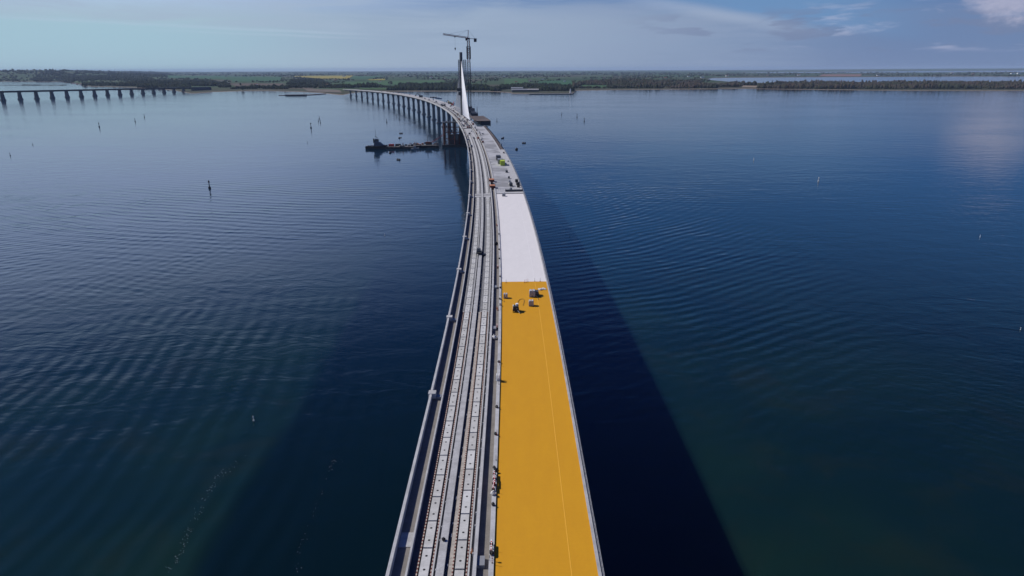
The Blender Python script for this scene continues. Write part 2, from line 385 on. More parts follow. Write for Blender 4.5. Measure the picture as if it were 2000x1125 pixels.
# ------------------------------------------------------------------ land
def tab(pts, z=0.0):
    a = [hit(px, py, z) for px, py in pts]; r = np.array([q[0] / q[1] for q in a]); Y = np.array([q[1] for q in a]); i = np.argsort(r)
    return r[i], Y[i]
shore = tab([(-400, 160), (0, 159.5), (120, 160), (146, 163.5), (165, 168.5), (240, 170.5), (300, 173), (345, 177.5), (372, 182.5), (385, 182), (415, 179.8), (430, 179.5), (479, 177.8), (520, 177.5), (536, 178), (604, 180.2), (625, 181), (641, 183.2), (668, 186),
             (680, 183.5), (700, 180), (762, 178.6), (897, 178.4), (960, 179), (995, 181), (1000, 183), (1060, 183.3), (1119, 183), (1124, 177), (1208, 175.7), (1299, 174.8), (1400, 174.0), (1447, 173.4), (1577, 175), (1707, 176.6), (1837, 177.3), (2000, 177.2), (2500, 176)])
def inlet(pts):
    r = np.array([(hit(p[0], p[1])[0] / hit(p[0], p[1])[1]) for p in pts]); a = np.array([hit(p[0], p[1])[1] for p in pts]); b = np.array([hit(p[0], p[2])[1] for p in pts]); return r, a, b
in1 = inlet([(-500, 155, 155), (1380, 155, 155), (1394, 157, 152.4), (1440, 161, 151.9), (1545, 163, 151.2), (1700, 163.5, 150.5), (1837, 163, 149.7), (2000, 163, 149.6), (2500, 162, 148)])
in2 = inlet([(-500, 143, 143), (1440, 142.2, 142.2), (1500, 142.6, 141.2), (1650, 142.2, 140.3), (1800, 141.6, 138.9), (2000, 140.8, 138.0), (2500, 138, 136)])
def vnoise(x, y, seed=0):
    xi = np.floor(x).astype(np.int64); yi = np.floor(y).astype(np.int64); xf = x - xi; yf = y - yi
    def h(a, b): 
        n = (a * 374761393 + b * 668265263 + seed * 974711) & 0x7fffffff; n = ((n ^ (n >> 13)) * 1274126177) & 0x7fffffff; return (n & 0xffff) / 65535.0
    u = xf * xf * (3 - 2 * xf); v = yf * yf * (3 - 2 * yf)
    return (h(xi, yi) * (1 - u) + h(xi + 1, yi) * u) * (1 - v) + (h(xi, yi + 1) * (1 - u) + h(xi + 1, yi + 1) * u) * v
def sst(x, a, b):
    t = np.clip((x - a) / (b - a), 0, 1); return t * t * (3 - 2 * t)
def ground(x, y):
    x = np.asarray(x, float); y = np.asarray(y, float); r = x / y
    d0 = y - np.interp(r, *shore)
    a1 = np.interp(r, in1[0], in1[1]); b1 = np.interp(r, in1[0], in1[2]); a2 = np.interp(r, in2[0], in2[1]); b2 = np.interp(r, in2[0], in2[2])
    g1 = np.where(b1 - a1 < 20, 1e5, np.maximum(a1 - y, y - b1)); g2 = np.where(b2 - a2 < 20, 1e5, np.maximum(a2 - y, y - b2))
    d = np.minimum(d0, np.minimum(g1, g2))
    h = np.clip(d * .035, -4, 1.6)
    inl = sst(d, 60, 1200)
    h = h + inl * (10 * vnoise(x / 900, y / 900, 3) + 4 * vnoise(x / 300, y / 300, 5)) * np.where(r > .32, .45, 1.0)
    hl = sst(-r, .42, .64) * sst(y, 5600, 9500) * (62 + 34 * vnoise(r * 9, y / 5000, 9))
    hc = sst(y, 12000, 24000) * (8 + 26 * sst(r, .25, .6) + 14 * sst(-r, .1, .4))
    return h + (hl + hc) * sst(d, 0, 1500)
NR, NY = 640, 230
rr = np.linspace(-1.25, 1.25, NR); yy = 2250 * np.exp(np.linspace(0, math.log(36000 / 2250), NY))
RR, YY = np.meshgrid(rr, yy); XX = RR * YY; ZZ = ground(XX, YY)
V = np.stack([XX, YY, ZZ], -1).reshape(-1, 3)
ii = np.arange(NR * NY).reshape(NY, NR); Q = np.stack([ii[:-1, :-1], ii[:-1, 1:], ii[1:, 1:], ii[1:, :-1]], -1).reshape(-1, 4)
keep = (ZZ.reshape(-1)[Q].max(1) > -1.0); Q = Q[keep]
me = bpy.data.meshes.new('terrain'); me.vertices.add(len(V)); me.vertices.foreach_set('co', V.astype(np.float32).ravel())
me.loops.add(len(Q) * 4); me.loops.foreach_set('vertex_index', Q.astype(np.int32).ravel()); me.polygons.add(len(Q))
me.polygons.foreach_set('loop_start', np.arange(0, len(Q) * 4, 4, dtype=np.int32)); me.polygons.foreach_set('loop_total', np.full(len(Q), 4, dtype=np.int32)); me.update(calc_edges=True)
def terrain_mat():
    m = bpy.data.materials.new('farmland'); m.use_nodes = True; t = m.node_tree; t.nodes.clear(); g = NT(t)
    b = g.n('ShaderNodeBsdfPrincipled'); o = g.n('ShaderNodeOutputMaterial'); t.links.new(b.outputs[0], o.inputs[0])
    co = g.n('ShaderNodeNewGeometry').outputs['Position']; X, Y, Z = g.sep(co)
    vo = g.n('ShaderNodeTexVoronoi', distance='CHEBYCHEV'); vo.inputs['Scale'].default_value = .0022; vo.inputs['Randomness'].default_value = .8
    g.put(vo.inputs['Vector'], g.comb(X, g.m('MULTIPLY', Y, .8), 0))
    rmp = g.n('ShaderNodeValToRGB'); rmp.color_ramp.interpolation = 'CONSTANT'; e = rmp.color_ramp.elements
    cols = [(0, (.040, .075, .030)), (.22, (.028, .060, .028)), (.4, (.052, .085, .035)), (.55, (.075, .068, .050)), (.68, (.035, .070, .032)), (.84, (.09, .080, .058)), (.92, (.045, .085, .035))]
    e[0].position = 0; e[0].color = (*cols[0][1], 1); e[1].position = cols[1][0]; e[1].color = (*cols[1][1], 1)
    for p, c in cols[2:]: q = e.new(p); q.color = (*c, 1)
    g.put(rmp.inputs[0], g.sep(vo.outputs['Color'])[0])
    n = g.noise(co, .02, 4, .6); col = g.mix(g.m('MULTIPLY', g.ss(n, .35, .7), .5), rmp.outputs[0], (.045, .05, .032, 1))
    col = g.mix(g.m('MULTIPLY', g.m('SUBTRACT', 1, g.ss(Z, 1.8, 5.0)), .8), col, (.062, .060, .042, 1))
    beach = g.m('SUBTRACT', 1, g.ss(g.m('ADD', Z, g.m('MULTIPLY', n, .6)), .9, 1.5))
    col = g.mix(beach, col, (.20, .16, .13, 1))
    g.put(b.inputs['Base Color'], col); b.inputs['Roughness'].default_value = .95; b.inputs['Specular IOR Level'].default_value = .1
    return m
me.materials.append(terrain_mat()); to = bpy.data.objects.new('terrain', me); COL.objects.link(to); tag(to, kind='structure')

def gpt(px, py):
    """point of the land surface seen at a photograph pixel"""
    z = 3.0
    for i in range(25):
        x, y = hit(px, py, min(z, 78)); z = .6 * z + .4 * float(ground(x, max(y, 2300)))
    return x, y, float(ground(x, y))
def gpt_many(PX, PY):
    dx = PX - 1000; dy = 562.5 - PY; c, s = math.cos(ROLL), math.sin(ROLL); dx, dy = c * dx + s * dy, -s * dx + c * dy
    d1 = F * math.cos(PIT) + dy * math.sin(PIT); d2 = np.minimum(-F * math.sin(PIT) + dy * math.cos(PIT), -.5); z = np.full(len(PX), 3.0)
    for i in range(25):
        t = (np.minimum(z, 78) - H) / d2; x = dx * t; y = d1 * t; z = .6 * z + .4 * ground(x, np.maximum(y, 2300))
    return x, y, ground(x, y)
FIELDS = []
def field(name, pxpoly, c, label=None):
    P = [gpt(*p)[:2] for p in pxpoly]; FIELDS.append(np.array(P))
    P = [Vector((p[0], p[1], 0)) for p in P]
    m = MB(); n = 14; a, b_, c_, d = P; vs = []
    for i in range(n + 1):
        for j in range(n + 1):
            u, v = i / n, j / n; q = (a * (1 - u) + b_ * u) * (1 - v) + (d * (1 - u) + c_ * u) * v
            vs.append((q.x, q.y, float(ground(q.x, q.y)) + 1.3))
    m.add(vs, [(i * (n + 1) + j, (i + 1) * (n + 1) + j, (i + 1) * (n + 1) + j + 1, i * (n + 1) + j + 1) for i in range(n) for j in range(n)])
    o = m.build(name, mat(name + '_cover', c, .95, .18, .008, spec=.1)); tag(o, kind='structure'); return o
YEL = (.27, .225, .045); GRN = (.050, .108, .042); GR2 = (.035, .095, .045); TANF = (.22, .18, .14)
for nm, pl, c in [('rapeseed_field', [(598, 153), (678, 154.5), (690, 147.5), (572, 149)], YEL), ('rapeseed_field', [(722, 157), (752, 156.6), (752, 154), (716, 155.4)], YEL),
                  ('grass_field', [(640, 167), (760, 166.5), (757, 158.5), (676, 160)], GRN), ('grass_field', [(766, 166), (866, 164), (868, 157), (766, 158.5)], GRN),
                  ('grass_field', [(686, 155), (716, 155), (755, 149), (690, 148.5)], GR2), ('grass_field', [(455, 160), (545, 158.5), (552, 150), (442, 149)], GR2),
                  ('grass_field', [(700, 175), (754, 175.5), (756, 172), (706, 172)], (.050, .095, .035)), ('grass_field', [(330, 152), (452, 156.5), (436, 148), (322, 147)], GR2),
                  ('grass_field', [(985, 168), (1034, 166), (1030, 155), (985, 154)], GRN), ('grass_field', [(1052, 166), (1119, 167), (1116, 157), (1050, 159)], GR2),
                  ('grass_field', [(1130, 171.5), (1185, 172), (1188, 167), (1136, 166)], (.042, .088, .036)), ('construction_ground', [(602, 178.6), (668, 181.6), (664, 176.6), (592, 173)], (.15, .13, .11)), ('approach_road', [(652, 175.8), (664, 176.4), (580, 170.2), (574, 169.8)], (.26, .25, .24)), ('stubble_field', [(1449, 171), (1485, 171.5), (1482, 167.8), (1450, 167.5)], TANF),
                  ('ploughed_field', [(1600, 149), (1680, 149.3), (1684, 145.2), (1606, 145.4)], (.20, .12, .10)), ('ploughed_field', [(460, 170), (560, 171), (552, 164), (450, 164)], (.10, .08, .065))]:
    field(nm, pl, c)
def infield(x, y):
    for P in FIELDS:
        n = len(P); c = False
        for i in range(n):
            a = P[i]; b = P[i - 1]
            if (a[1] > y) != (b[1] > y) and x < (b[0] - a[0]) * (y - a[1]) / (b[1] - a[1] + 1e-9) + a[0]: c = not c
        if c: return True
    return False
def foliage_mat(name, a, b, c):
    m = bpy.data.materials.new(name); m.use_nodes = True; t = m.node_tree; t.nodes.clear(); g = NT(t)
    p = g.n('ShaderNodeBsdfPrincipled'); o = g.n('ShaderNodeOutputMaterial'); t.links.new(p.outputs[0], o.inputs[0])
    co = g.n('ShaderNodeNewGeometry').outputs['Position']
    n = g.noise(co, .006, 3, .6); n2 = g.noise(co, .06, 3, .6)
    col = g.mix(g.ss(n, .4, .62), a, b); col = g.mix(g.m('MULTIPLY', g.ss(n2, .45, .7), .7), col, c)
    g.put(p.inputs['Base Color'], col); p.inputs['Roughness'].default_value = .95; p.inputs['Specular IOR Level'].default_value = .05
    return m
M['fol_mix'] = foliage_mat('mixed_foliage', (.022, .034, .018), (.045, .042, .030), (.040, .062, .022))
M['fol_brown'] = foliage_mat('bare_spring_wood', (.062, .046, .040), (.030, .034, .024), (.050, .058, .028))
M['fol_dark'] = foliage_mat('dark_foliage', (.016, .024, .016), (.030, .032, .022), (.030, .045, .018))
M['bark'] = mat('bark', (.07, .055, .045), .9, .2, 1)
class Big:
    def __init__(s): s.v = []; s.f = []; s.n = 0
    def blobs(s, C, Rr, Rz, jit=.3):
        base = np.array(ICO); n = len(C); k = 1 + rng.uniform(-jit, jit, (n, 12, 1)); v = base[None] * k
        v = v * np.stack([Rr, Rr, Rz], -1)[:, None, :] + C[:, None, :]
        s.v.append(v.reshape(-1, 3)); s.f.append((np.array(ICOF)[None] + (np.arange(n) * 12)[:, None, None] + s.n).reshape(-1, 3)); s.n += n * 12
    def build(s, name, m):
        v = np.concatenate(s.v).astype(np.float32); f = np.concatenate(s.f).astype(np.int32); me = bpy.data.meshes.new(name)
        me.vertices.add(len(v)); me.vertices.foreach_set('co', v.ravel()); me.loops.add(len(f) * 3); me.loops.foreach_set('vertex_index', f.ravel())
        me.polygons.add(len(f)); me.polygons.foreach_set('loop_start', np.arange(0, len(f) * 3, 3, dtype=np.int32)); me.polygons.foreach_set('loop_total', np.full(len(f), 3, dtype=np.int32)); me.update(calc_edges=True)
        me.materials.append(m); o = bpy.data.objects.new(name, me); COL.objects.link(o); return o
def wood(name, regions, n, mt, label, thresh=None, hgt=(5, 8), follow=True):
    """regions: px rectangles/bands [(x0,x1,y0,y1)] sampled evenly as seen, then stood on the ground"""
    area = [(b - a) * (d - c) for a, b, c, d in regions]; tot = sum(area); C = []; A = []; B = []
    for (a, b, c, d), ar in zip(regions, area):
        k = int(n * ar / tot); px_ = rng.uniform(a, b, k); tp = np.clip(np.minimum(px_ - a, b - px_) / min(45., (b - a) * .4), .05, 1) ** .5; X, Y_, Z = gpt_many(px_, d - (d - c) * rng.uniform(0, 1, k) * tp)
        ok = (Z > .9) & (Y_ < 30000) & (Y_ - np.interp(X / Y_, *shore) > 12)
        if thresh is not None: ok &= (.6 * vnoise(X / 420., Y_ / 650., 21) + .4 * vnoise(X / 150., Y_ / 190., 22)) > thresh
        for x, y, z in zip(X[ok], Y_[ok], Z[ok]):
            if infield(x, y): continue
            sc = max(1.0, y / 4200.); hh = random.uniform(*hgt) * (1 + .15 * (sc - 1)) * (.40 + 1.15 * float(vnoise(np.array(x / 70.), np.array(y / 110.), 31)))
            C.append((x, y, z + hh * .55)); A.append(random.uniform(4.2, 7.5) * sc); B.append(hh)
    bg_ = Big(); bg_.blobs(np.array(C), np.array(A), np.array(B)); o = bg_.build(name, mt); tag(o, label, 'wood', kind='stuff'); return o
wood('woodland', [(-150, 1400, 141.5, 150), (1400, 2150, 141, 149)], 5200, M['fol_mix'], 'distant hedges and woods spread over the farmland up to the skyline', .50, (5, 8))
wood('woodland', [(-150, 340, 139.5, 150), (60, 300, 148, 157)], 3600, M['fol_dark'], 'wooded hills behind the old bridge at the far left', .30, (6, 11))
wood('woodland', [(-150, 700, 150, 162), (700, 1400, 150, 170)], 4600, M['fol_mix'], 'hedgerows and copses among the green and yellow fields', .53, (4, 8))
wood('woodland', [(230, 446, 158.5, 168.5), (262, 372, 166, 174), (150, 235, 164, 168)], 2600, M['fol_dark'], 'dark wood on the low headland behind the old bridge', None, (7, 11))
wood('woodland', [(560, 642, 153.5, 166), (428, 450, 160, 171), (452, 562, 170, 174), (560, 690, 164, 172)], 1300, M['fol_dark'], 'dark copse left of the bridge landing and below the yellow field', .36, (5, 9))
wood('woodland', [(757, 960, 166.5, 176.5), (690, 757, 167, 171), (960, 1120, 167, 178)], 2600, M['fol_dark'], 'dark wood along the shore behind the pylon and boatyard', .30, (6, 11))
wood('woodland', [(1120, 1400, 158, 172.5)], 2400, M['fol_brown'], 'brown spring wood on the shore right of the small lighthouse', .33, (6, 11))
wood('woodland', [(1480, 2150, 162.5, 173.8), (1400, 1480, 163, 170)], 5200, M['fol_brown'], 'long brown wood on the peninsula at the right in front of the inlet', .15, (7, 12))

# ------------------------------------------------------------------ the bridge
BR = empty('road_rail_bridge', (0, 0, 0), 0, 'long curved concrete bridge under construction with one pylon, track slabs and yellow road deck', 'bridge')
SA, SB = -150.0, SEND
def part(mb_, name, m, label=None, parent=None):
    o = mb_.build(name, m, parent or BR)
    if label: o['label'] = label
    return o
S_DARK = 148.0     # rail seats with red inserts up to here, bare rungs beyond
s_y = su(1020, 550)[0]; s_w = su(985, 378)[0]; s_n = su(984, 292)[0]; s_p = su(960, 249)[0]
# girder and wings
S_G0, S_G1 = 640.0, 852.0
full = [(0.15, -.85), (0.15, -.55), (23.9, -.55), (23.9, -.85), (20.5, -1.25), (16.5, -4.2), (7.5, -4.2), (3.5, -1.25)]
nar = [(0.15, -.85), (0.15, -.55), (15.2, -.55), (16.4, -.85), (16.5, -1.25), (16.5, -4.2), (7.5, -4.2), (3.5, -1.25)]
nowing = [(0.15, -.85), (0.15, -.55), (21.3, -.55), (21.3, -.85), (20.5, -1.25), (16.5, -4.2), (7.5, -4.2), (3.5, -1.25)]
m = MB(); m.sweep(full, SA, s_n, 10); m.sweep(nowing, s_n, S_G0, 10); m.sweep(nar, S_G0, S_G1, 10); m.sweep(full, S_G1, SB, 10); part(m, 'box_girder', M['conc_under'])
m = MB(); m.rsweep(0, .38, -.9, 1.02, SA, SB, 10); part(m, 'outer_parapet', M['conc_white'])
m = MB(); m.rsweep(.38, 1.98, -.55, -.03, SA, SB, 10); part(m, 'walkway_floor', M['conc_tan'])
m = MB(); m.rsweep(1.98, 2.2, -.55, .37, SA, SB, 10); part(m, 'trough_beam', M['conc_white'])
m = MB(); m.rsweep(2.2, 9.45, -.55, -.45, SA, SB, 10); part(m, 'rail_trough_floor', M['trough'])
m = MB(); m.rsweep(5.3, 6.2, -.45, .05, SA, SB, 10); part(m, 'centre_walkway', M['conc'])
m = MB(); m.rsweep(9.45, 9.86, -.55, .42, SA, SB, 10); part(m, 'trough_beam', M['conc_white'])
m = MB(); m.rsweep(9.86, 11.22, -.55, -.36, SA, SB, 10); part(m, 'median_floor', M['conc_tan'])
m = MB(); m.rsweep(11.22, 11.8, -.55, .22, SA, SB, 10); part(m, 'median_kerb', M['conc_white'])
m = MB(); m.rsweep(4.82, 5.0, -.45, -.2, SA, 560, 10); part(m, 'cable_kerb', M['conc_white'])
m = MB(); m.rsweep(8.86, 9.06, -.45, -.2, SA, 560, 10); part(m, 'cable_kerb', M['conc_white'])
m = MB(); m.rsweep(6.62, 7.06, -.45, -.33, SA, S_DARK, 10); part(m, 'cable_duct', M['cream'])
m = MB(); m.rsweep(11.8, 23.5, -.55, 0, SA, s_y, 5); part(m, 'road_deck', M['yellow'], 'yellow coated road deck')
m = MB(); m.rsweep(20.5, 20.57, 0, .012, SA, s_y, 5); part(m, 'joint_line', M['yellow_line'])
m = MB(); m.rsweep(11.8, 23.5, -.55, -.004, s_y, s_w, 5); part(m, 'road_deck', M['wmem'], 'white primed road deck')
m = MB(); m.rsweep(20.5, 20.57, -.004, .008, s_y, s_w, 5); part(m, 'joint_line', M['wline'])
m = MB(); m.rsweep(11.8, 20.2, -.55, -.012, s_w, S_G0, 10); m.rsweep(11.8, 14.6, -.55, -.012, S_G0, S_G1, 10); m.rsweep(11.8, 20.2, -.55, -.012, S_G1, SB, 10); part(m, 'road_deck', M['gdeck'], 'bare grey stained road deck')
m = MB(); m.rsweep(20.2, 23.5, -.55, .03, s_w, s_n, 5); m.rsweep(20.2, 21.3, -.55, .03, s_n, S_G0, 5); m.rsweep(20.2, 23.5, -.55, .03, S_G1, SB, 10); part(m, 'deck_margin', M['conc_white'])
m = MB(); m.rsweep(23.5, 23.88, -.85, .10, SA, s_n, 10); m.rsweep(23.5, 23.88, -.85, .10, S_G1, SB, 10); part(m, 'edge_kerb', M['conc_mid'])
# guard rail with short posts outside the right kerb
m = MB(); q = SA
while q < s_n:
    m.beam(BP(q, 23.98, -.8), BP(q, 24.05, .75), .08); m.beam(BP(q, 23.9, -.45), BP(q, 24.2, -.5), .10); q += 2.4
for dz, u in ((.72, 24.05), (.25, 24.02), (-.2, 24.0)): m.rsweep(u - .03, u + .03, dz - .03, dz + .03, SA, s_n, 10)
part(m, 'guard_rail', M['steel'])
# track slabs
proto = MB(); proto.box(-.545, .545, -2.42, 2.42, -.45, -.14, .015); slab = proto.build('track_slab', M['slab'], BR)
hm = MB(); hm.cyl((0, -1.15, -.14), (0, -1.15, -.131), .155, .155, 12); hole = hm.build('grout_hole', M['black'], slab)
h2 = hole.copy(); COL.objects.link(h2); h2.parent = slab; h2.location = (0, 2.3, 0)
def place_slab(s, u, first=False):
    o = slab if first else slab.copy()
    if not first:
        COL.objects.link(o); o.parent = BR
        for y_ in (0, 2.3):
            c = hole.copy(); COL.objects.link(c); c.parent = o; c.location = (0, y_, 0)
    o.location = BP(s, u); o.rotation_euler = (0, 0, head(s)); return o
cnt = 0; rest = MB(); q = 55.0
while q < 560:
    for u in (3.92, 7.93):
        if cnt < 100: place_slab(q + (1.4 if u > 5 else 0), u, cnt == 0)
        else:
            qq = q + (1.4 if u > 5 else 0)
            if not (s_w - 8 < qq < s_w + 2): rest.rsweep(u - .545, u + .545, -.45, -.14, qq - 2.42, qq + 2.42, 5)
        cnt += 1
    q += 5.0
o = part(rest, 'track_slab', M['slab']); tag(o, kind='stuff', label='remaining track slabs further along both tracks')
m = MB()
for u in (3.92, 7.93): m.rsweep(u - .92, u + .92, -.45, -.40, SA, 560, 10)
part(m, 'track_bed', M['black'])
# rail seats : alternating red and pale small blocks, near; bare pale rungs beyond
def ladder(name, u, hw, z0, z1, s0, s1, pitch, mats, label):
    n = int((s1 - s0) / (pitch / 2)); m = MB(); m.sweep([(u - hw, z0), (u - hw, z1), (u + hw, z1), (u + hw, z0)], s0, s0 + n * pitch / 2, pitch / 2)
    o = m.build(name, mats[0], BR); o.data.materials.append(mats[1])
    ix = [(i // 4) % 2 for i in range(n * 4)] + [0, 0]; o.data.polygons.foreach_set('material_index', ix); o['label'] = label
for k, u in enumerate((3.12, 4.73, 7.13, 8.73)):
    ladder('rail_seat_strip', u, .07, -.41, -.25, 52, S_DARK, .6, (M['seat_red'], M['seat_white']), 'strip of alternating red brown and pale rail seats')
for u in (3.1, 4.70, 7.13, 8.72):
    ladder('sleeper_strip', u, .2, -.42, -.22, S_DARK, 560, .80, (M['conc'], M['black']), 'strip of short pale rungs beside the track slabs')
# solid pads crossing the trough near the joint, and further pale infill
for (u0, u1, q0, q1) in ((2.35, 5.2, s_w - 7, s_w + 1), (6.35, 9.3, s_w - 7, s_w + 1), (2.6, 5.2, 562, 640), (6.35, 8.9, 545, 622), (2.5, 5.2, 664, 700), (6.4, 9.2, 720, 790)):
    m = MB(); m.rsweep(u0, u1, -.43, -.10, q0, q1, 6); part(m, 'concrete_pad', M['conc_white'])
m = MB(); a = s_w - 3
m.rsweep(2.25, 9.4, -.10, .02, a, a + .6, 1); b = su(915, 251)[0]; m.rsweep(2.25, 9.4, .05, .5, b, b + 1.4, 2); m.rsweep(11.3, 23.8, .0, .12, s_w - .8, s_w - .1, 2); part(m, 'movement_joint', M['dark'])
# side niches / mast bases on the left walkway
sp = [su(847, 777)[0]]
for k in range(0, 18):
    q = sp[0] + 36.4 * k
    for nm, mt, u0, u1, z0, z1, l in (('mast_base', 'conc_white', -.25, 1.0, .2, 1.12, 1.3), ('mast_bracket', 'grey', .42, 1.93, -.03, .40, 1.0)):
        m = MB(); m.rsweep(u0, u1, z0, z1, q - l / 2, q + l / 2, 2); part(m, nm, M[mt])
m0 = MB(); m0.rsweep(.43, 1.92, -.03, .05, sp[0] - 36.4 - 1.3, sp[0] - 36.4 + 1.3, 2)
part(m0, 'concrete_patch', M['conc'])
# cross walls in the median gap
m = MB()
for px, py in [(935, 1096), (962, 640), (960, 560)]:
    q = su(px, py)[0]; m.rsweep(9.86, 10.75, -.36, .1, q - .8, q + .8, 2)
part(m, 'median_bulkhead', M['grey'])
# small fixings on the centre walkway
q = 56.0; nb = 0
while nb < 96:
    for (u0, u1, z0, z1, a, l) in ((5.2, 5.3, -.05, .08, 0, .25), (9.3, 9.44, .1, .46, 2.2, .3), (6.44, 6.56, -.45, -.28, 1.1, random.uniform(.2, .7))):
        m = MB(); m.rsweep(u0, u1, z0, z1, q + a, q + a + l, 2); part(m, 'cable_bracket', M['conc']); nb += 1
    q += random.choice([2.5, 5, 5])
# piers
def ring(cx, cy, w, l, z, c, s_, n=12):
    r = []
    for i in range(n):
        t = 2 * math.pi * (i + .5) / n; a = math.copysign(abs(math.cos(t)) ** .6, math.cos(t)) * w; b = math.copysign(abs(math.sin(t)) ** .6, math.sin(t)) * l
        r.append(Vector((cx + a * c - b * s_, cy + a * s_ + b * c, z)))
    return r
PS = 1091.0; pl = [PS + 80 * k for k in range(-2, 19)] + [643 - 80 * k for k in range(0, 10)]; S_PY = 803.0; U_PY = 12.0
for q in pl + [S_PY]:
    p = BP(q, 12.0, -4.2); h_ = head(q); c, s_ = math.cos(h_), math.sin(h_); big = 1.6 if q == S_PY else 1.0
    g0 = -1.0; zt = p.z
    if zt < 3: continue
    rg = [ring(p.x, p.y, 4.6 * big, 3.4 * big, g0, c, s_), ring(p.x, p.y, 4.6 * big, 3.4 * big, 1.6, c, s_), ring(p.x, p.y, 3.0 * big, 1.7 * big, 1.65, c, s_), ring(p.x, p.y, 2.5 * big, 1.5 * big, max(1.9, zt - 9), c, s_), ring(p.x, p.y, 2.9, 1.6, max(2, zt - 4), c, s_), ring(p.x, p.y, 4.3, 1.9, zt + .05, c, s_)]
    m = MB(); m.loft(rg); part(m, 'pier', M['pylon' if q == S_PY else 'pier'])
# pylon
pb = BP(S_PY, U_PY, 0); h_ = head(S_PY); c, s_ = math.cos(h_), math.sin(h_)
ztop = at_depth(903, 102, pb.y).z
def rect(cx, cy, w, l, z): return [Vector((cx + a * c - b * s_, cy + a * s_ + b * c, z)) for a, b in ((-w, -l * .6), (-w * .6, -l), (w * .6, -l), (w, -l * .6), (w, l * .6), (w * .6, l), (-w * .6, l), (-w, l * .6))]
m = MB(); m.loft([rect(pb.x, pb.y, 1.9, 3.2, pb.z - 5), rect(pb.x, pb.y, 1.75, 2.8, pb.z + 20), rect(pb.x, pb.y, 1.55, 2.4, ztop - 14), rect(pb.x, pb.y, 1.5, 2.2, ztop)])
pyl = part(m, 'pylon', M['pylon'])
def lattice(m, base, w, z0, z1, step, t, fw=None):
    """four legged braced mast at base"""
    fw = fw or w; x_, y_ = base; cs = [(-w / 2, -fw / 2), (w / 2, -fw / 2), (w / 2, fw / 2), (-w / 2, fw / 2)]
    P = [(x_ + a * c - b * s_, y_ + a * s_ + b * c) for a, b in cs]
    for a in P: m.beam((*a, z0), (*a, z1), t)
    n = int((z1 - z0) / step)
    for k in range(n + 1):
        zz = z0 + (z1 - z0) * k / n
        for i in range(4):
            a, b = P[i], P[(i + 1) % 4]; m.beam((*a, zz), (*b, zz), t * .7)
            if k < n: m.beam((*(a if k % 2 else b), zz), (*(b if k % 2 else a), z0 + (z1 - z0) * (k + 1) / n), t * .6)
for side, px_, y0_, y1_ in ((-1, 897.6, 117, 178), (1, 907.6, 117, 166)):
    a = at_depth(px_, y0_, pb.y); b_ = at_depth(px_, y1_, pb.y)
    m = MB(); lattice(m, (a.x, a.y), 2.7, b_.z, a.z, 2.2, .5); n = int((a.z - b_.z) / 2.2)
    for k in range(0, n, 2): zz = b_.z + k * 2.2; m.box(a.x - 1.4, a.x + 1.4, a.y - 1.4, a.y + 1.4, zz, zz + .25)
    part(m, 'scaffold_stair', M['grey'], 'left scaffold stair' if side < 0 else 'right scaffold stair', pyl)
m = MB(); a = at_depth(899, 176, pb.y); m.box(a.x - 3.2, a.x + 4, a.y - 3.5, a.y + 3.5, a.z - 1.2, a.z + 2.2); m.box(a.x - 2, a.x + 4, a.y - 3, a.y + 3, a.z - 5.5, a.z - 2); part(m, 'work_platform', M['dgrey'], None, pyl)
# stays
for side, n, reach, r_ in ((-1, 24, 92, .19), (1, 24, 112, .12)):
    for k in range(n):
        f = k / (n - 1.0); q = S_PY + side * (7 + (reach - 7) * f); zt_ = pb.z + 26 + (ztop - 9 - pb.z - 26) * f ** .7
        top = Vector((pb.x, pb.y, zt_)) + Vector((-s_, c, 0)) * side * 2.0
        m = MB(); m.cyl(BP(q, U_PY + (1.2 * f if side < 0 else 0), 0), top, r_, r_, 8); part(m, 'stay_cable', M['stay'])
        p = BP(q, U_PY + (1.2 * f if side < 0 else 0), -.2); m = MB(); m.box(p.x - .4, p.x + .4, p.y - .6, p.y + .6, p.z - .2, p.z + 1.0, .1); part(m, 'stay_anchor', M['conc_mid'])

# ------------------------------------------------------------------ tower crane
cb = at_depth(918, 225, 905.0); h_ = 0; c, s_ = 1, 0
apex = at_depth(917.7, 58.5, 905.0).z; jz = at_depth(918, 75, 905).z; tipz = at_depth(865.5, 68, 850)
CR = empty('tower_crane', (cb.x, cb.y, 0), 0, 'tall red and grey lattice tower crane standing behind the pylon', 'crane')
def P2(p): return Vector(p) - Vector((cb.x, cb.y, 0))
m = MB(); lattice(m, (0, 0), 3.3, 2, at_depth(918, 122, 905).z, 4.2, .62); m.build('mast', M['dgrey'], CR)
m = MB(); lattice(m, (0, 0), 2.9, at_depth(918, 122, 905).z, jz, 3.6, .62); m.build('upper_mast', M['crane_red'], CR)
m = MB(); zz = at_depth(918, 91, 905).z; lattice(m, (0, 0), 4.4, at_depth(918, 115, 905).z, zz, 4.2, .75); m.build('climbing_cage', M['dgrey'], CR)
m = MB(); m.box(-3.6, -1.4, -1.2, 1.2, jz - 2.5, jz + .3); m.box(-1.7, 1.7, -1.7, 1.7, jz - 1.0, jz + .6); m.build('operator_cab', M['dgrey'], CR)
m = MB()
for a in ((-.9, -.9), (.9, -.9), (.9, .9), (-.9, .9)): m.beam((a[0], a[1], jz), (0, 0, apex), .32)
for k in (.25, .5, .75): w = .9 * (1 - k); z_ = jz + (apex - jz) * k; m.beam((-w, -w, z_), (w, w, z_), .2); m.beam((w, -w, z_), (-w, w, z_), .2)
m.build('tower_head', M['crane_red'], CR)
tip = P2(tipz); rt_ = Vector((0, 0, jz)); d = (tip - rt_); L_ = d.length; d.normalize(); sd = Vector((d.y, -d.x, 0)).normalized()
m = MB(); n = 22
